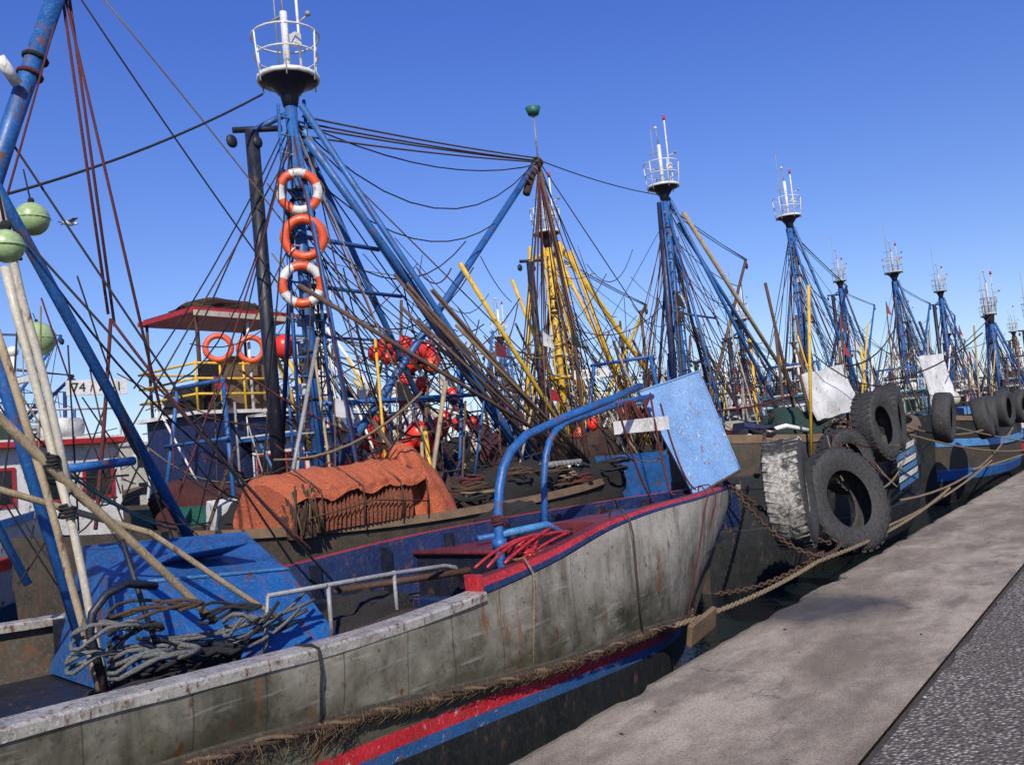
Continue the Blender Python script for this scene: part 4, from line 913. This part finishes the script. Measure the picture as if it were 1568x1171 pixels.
for i in range(16): b.rope((-6.8+R.uniform(-.6,.8),3.0+R.uniform(-.6,1),R.uniform(1.6,3.2)),(-6.5+R.uniform(-1,1),3.3+R.uniform(-1,1.6),R.uniform(.6,1.6)),R.uniform(0,.4),.007,R.choice(ROPES))
b.done('hanging_ropes')
b=MB(); c=Vector((-30,15.6,10.9)); b.ball(c,.12,'white',10,7,(.7,2,.7)); b.ball(c+Vector((0,.27,.03)),.055,'white',8,6)
b.tube([c+Vector((0,.32,.03)),c+Vector((0,.4,.02))],.015,'yellow',4,.004)
for s_ in(-1,1): b.add([c+Vector((0,.12,.03)),c+Vector((s_*.3,.2,.14)),c+Vector((s_*.65,.02,.06)),c+Vector((s_*.3,.02,.13)),c+Vector((0,-.1,.03))],[(0,1,2,3,4)],'grey')
b.add([c+Vector((-.05,-.2,0)),c+Vector((.05,-.2,0)),c+Vector((.08,-.36,0)),c+Vector((-.08,-.36,0))],[(0,1,2,3)],'white'); b.done('seagull')
for i,(x,y,w,l,h,k) in enumerate([(-95,30,14,26,9,'white'),(-100,62,16,30,7,'cream'),(-110,100,20,30,10,'white'),(-90,140,18,40,8,'cream'),(-70,190,30,30,9,'white')]):
    e=empty('harbour_building',(x,y,0)); b=MB(); b.box((x,y,h/2-.9),(w,l,h),k); b.box((x,y,h-.85),(w+.4,l+.4,.35),'cream'); b.done('walls',e)
    b=MB()
    for f in range(int(h//3)):
        for j in range(int(l//3)): b.box((x+w/2+.02,y-l/2+1.5+3*j,1.2+3*f),(.1,1.1,1.3),'glass')
    for f in range(int(h//3)):
        for j in range(int(w//3)): b.box((x-w/2+1.5+3*j,y-l/2-.02,1.2+3*f),(1.1,.1,1.3),'glass')
    b.done('windows',e)
b=MB(); b.box((-130,100,-.2),(40,420,1.6),'conc'); b.box((20,218,-.5),(70,8,1.5),'conc'); b.done('breakwater')
b=MB()
for i in range(110):
    x=R.uniform(-2.9,1.2); y=R.uniform(3,22); s_=R.uniform(.004,.014)
    b.box((x,y,.004),(s_,s_*R.uniform(.5,2),.008),R.choice(['hullblack','wood','wood','rust','cream']),Matrix.Rotation(R.uniform(0,3),3,'Z'))
b.done('litter')

# ------------------------------------------------------------------ light, sky, camera
el=math.radians(38); hz=Vector((.64,-.77,0)).normalized(); dirv=hz*math.cos(el)+Vector((0,0,math.sin(el)))
sl=bpy.data.lights.new('sun','SUN'); sl.energy=5.0; sl.angle=math.radians(.5); sl.color=(1,.92,.79)
so=bpy.data.objects.new('sun',sl); COL.objects.link(so); so.rotation_euler=dirv.to_track_quat('Z','Y').to_euler(); so.location=(20,-20,30)
w=bpy.data.worlds.new('World'); SC.world=w; w.use_nodes=True; nt=w.node_tree; nt.nodes.clear()
sk=nt.nodes.new('ShaderNodeTexSky'); sk.sky_type='NISHITA'; sk.sun_disc=False; sk.sun_elevation=el; sk.sun_rotation=math.atan2(hz.x,hz.y)
sk.air_density=1.0; sk.dust_density=.2; sk.ozone_density=3.0
tc=nt.nodes.new('ShaderNodeTexCoord'); sx=nt.nodes.new('ShaderNodeSeparateXYZ'); nt.links.new(tc.outputs['Generated'],sx.inputs[0])
tint=ramp(nt,sx.outputs[2],.0,.45,(1.08,1.10,1.25,1),(.66,.90,1.75,1))
mx=mix(nt,1.0,sk.outputs[0],tint,'MULTIPLY')
bg=nt.nodes.new('ShaderNodeBackground'); bg.inputs[1].default_value=.095; wo=nt.nodes.new('ShaderNodeOutputWorld')
nt.links.new(mx,bg.inputs[0]); nt.links.new(bg.outputs[0],wo.inputs[0])
SC.view_settings.view_transform='Standard'; SC.view_settings.look='None'; SC.view_settings.exposure=0

r=math.radians(5.5);p=math.atan(101.6/1358);az=math.radians(36.4)
F0=Vector((-math.sin(az),math.cos(az),0)); R0=Vector((math.cos(az),math.sin(az),0)); Z=Vector((0,0,1))
F=F0*math.cos(p)+Z*math.sin(p); U0=Z*math.cos(p)-F0*math.sin(p)
Rr=R0*math.cos(r)-U0*math.sin(r); U=R0*math.sin(r)+U0*math.cos(r)
cd=bpy.data.cameras.new('camera'); cd.sensor_width=36; cd.lens=36*1358/1568; cd.clip_end=3000; cd.clip_start=.05
co=bpy.data.objects.new('camera',cd); COL.objects.link(co)
mw=Matrix((Rr,U,-F)).transposed().to_4x4(); mw.translation=Vector((0,0,1.6)); co.matrix_world=mw
SC.camera=co
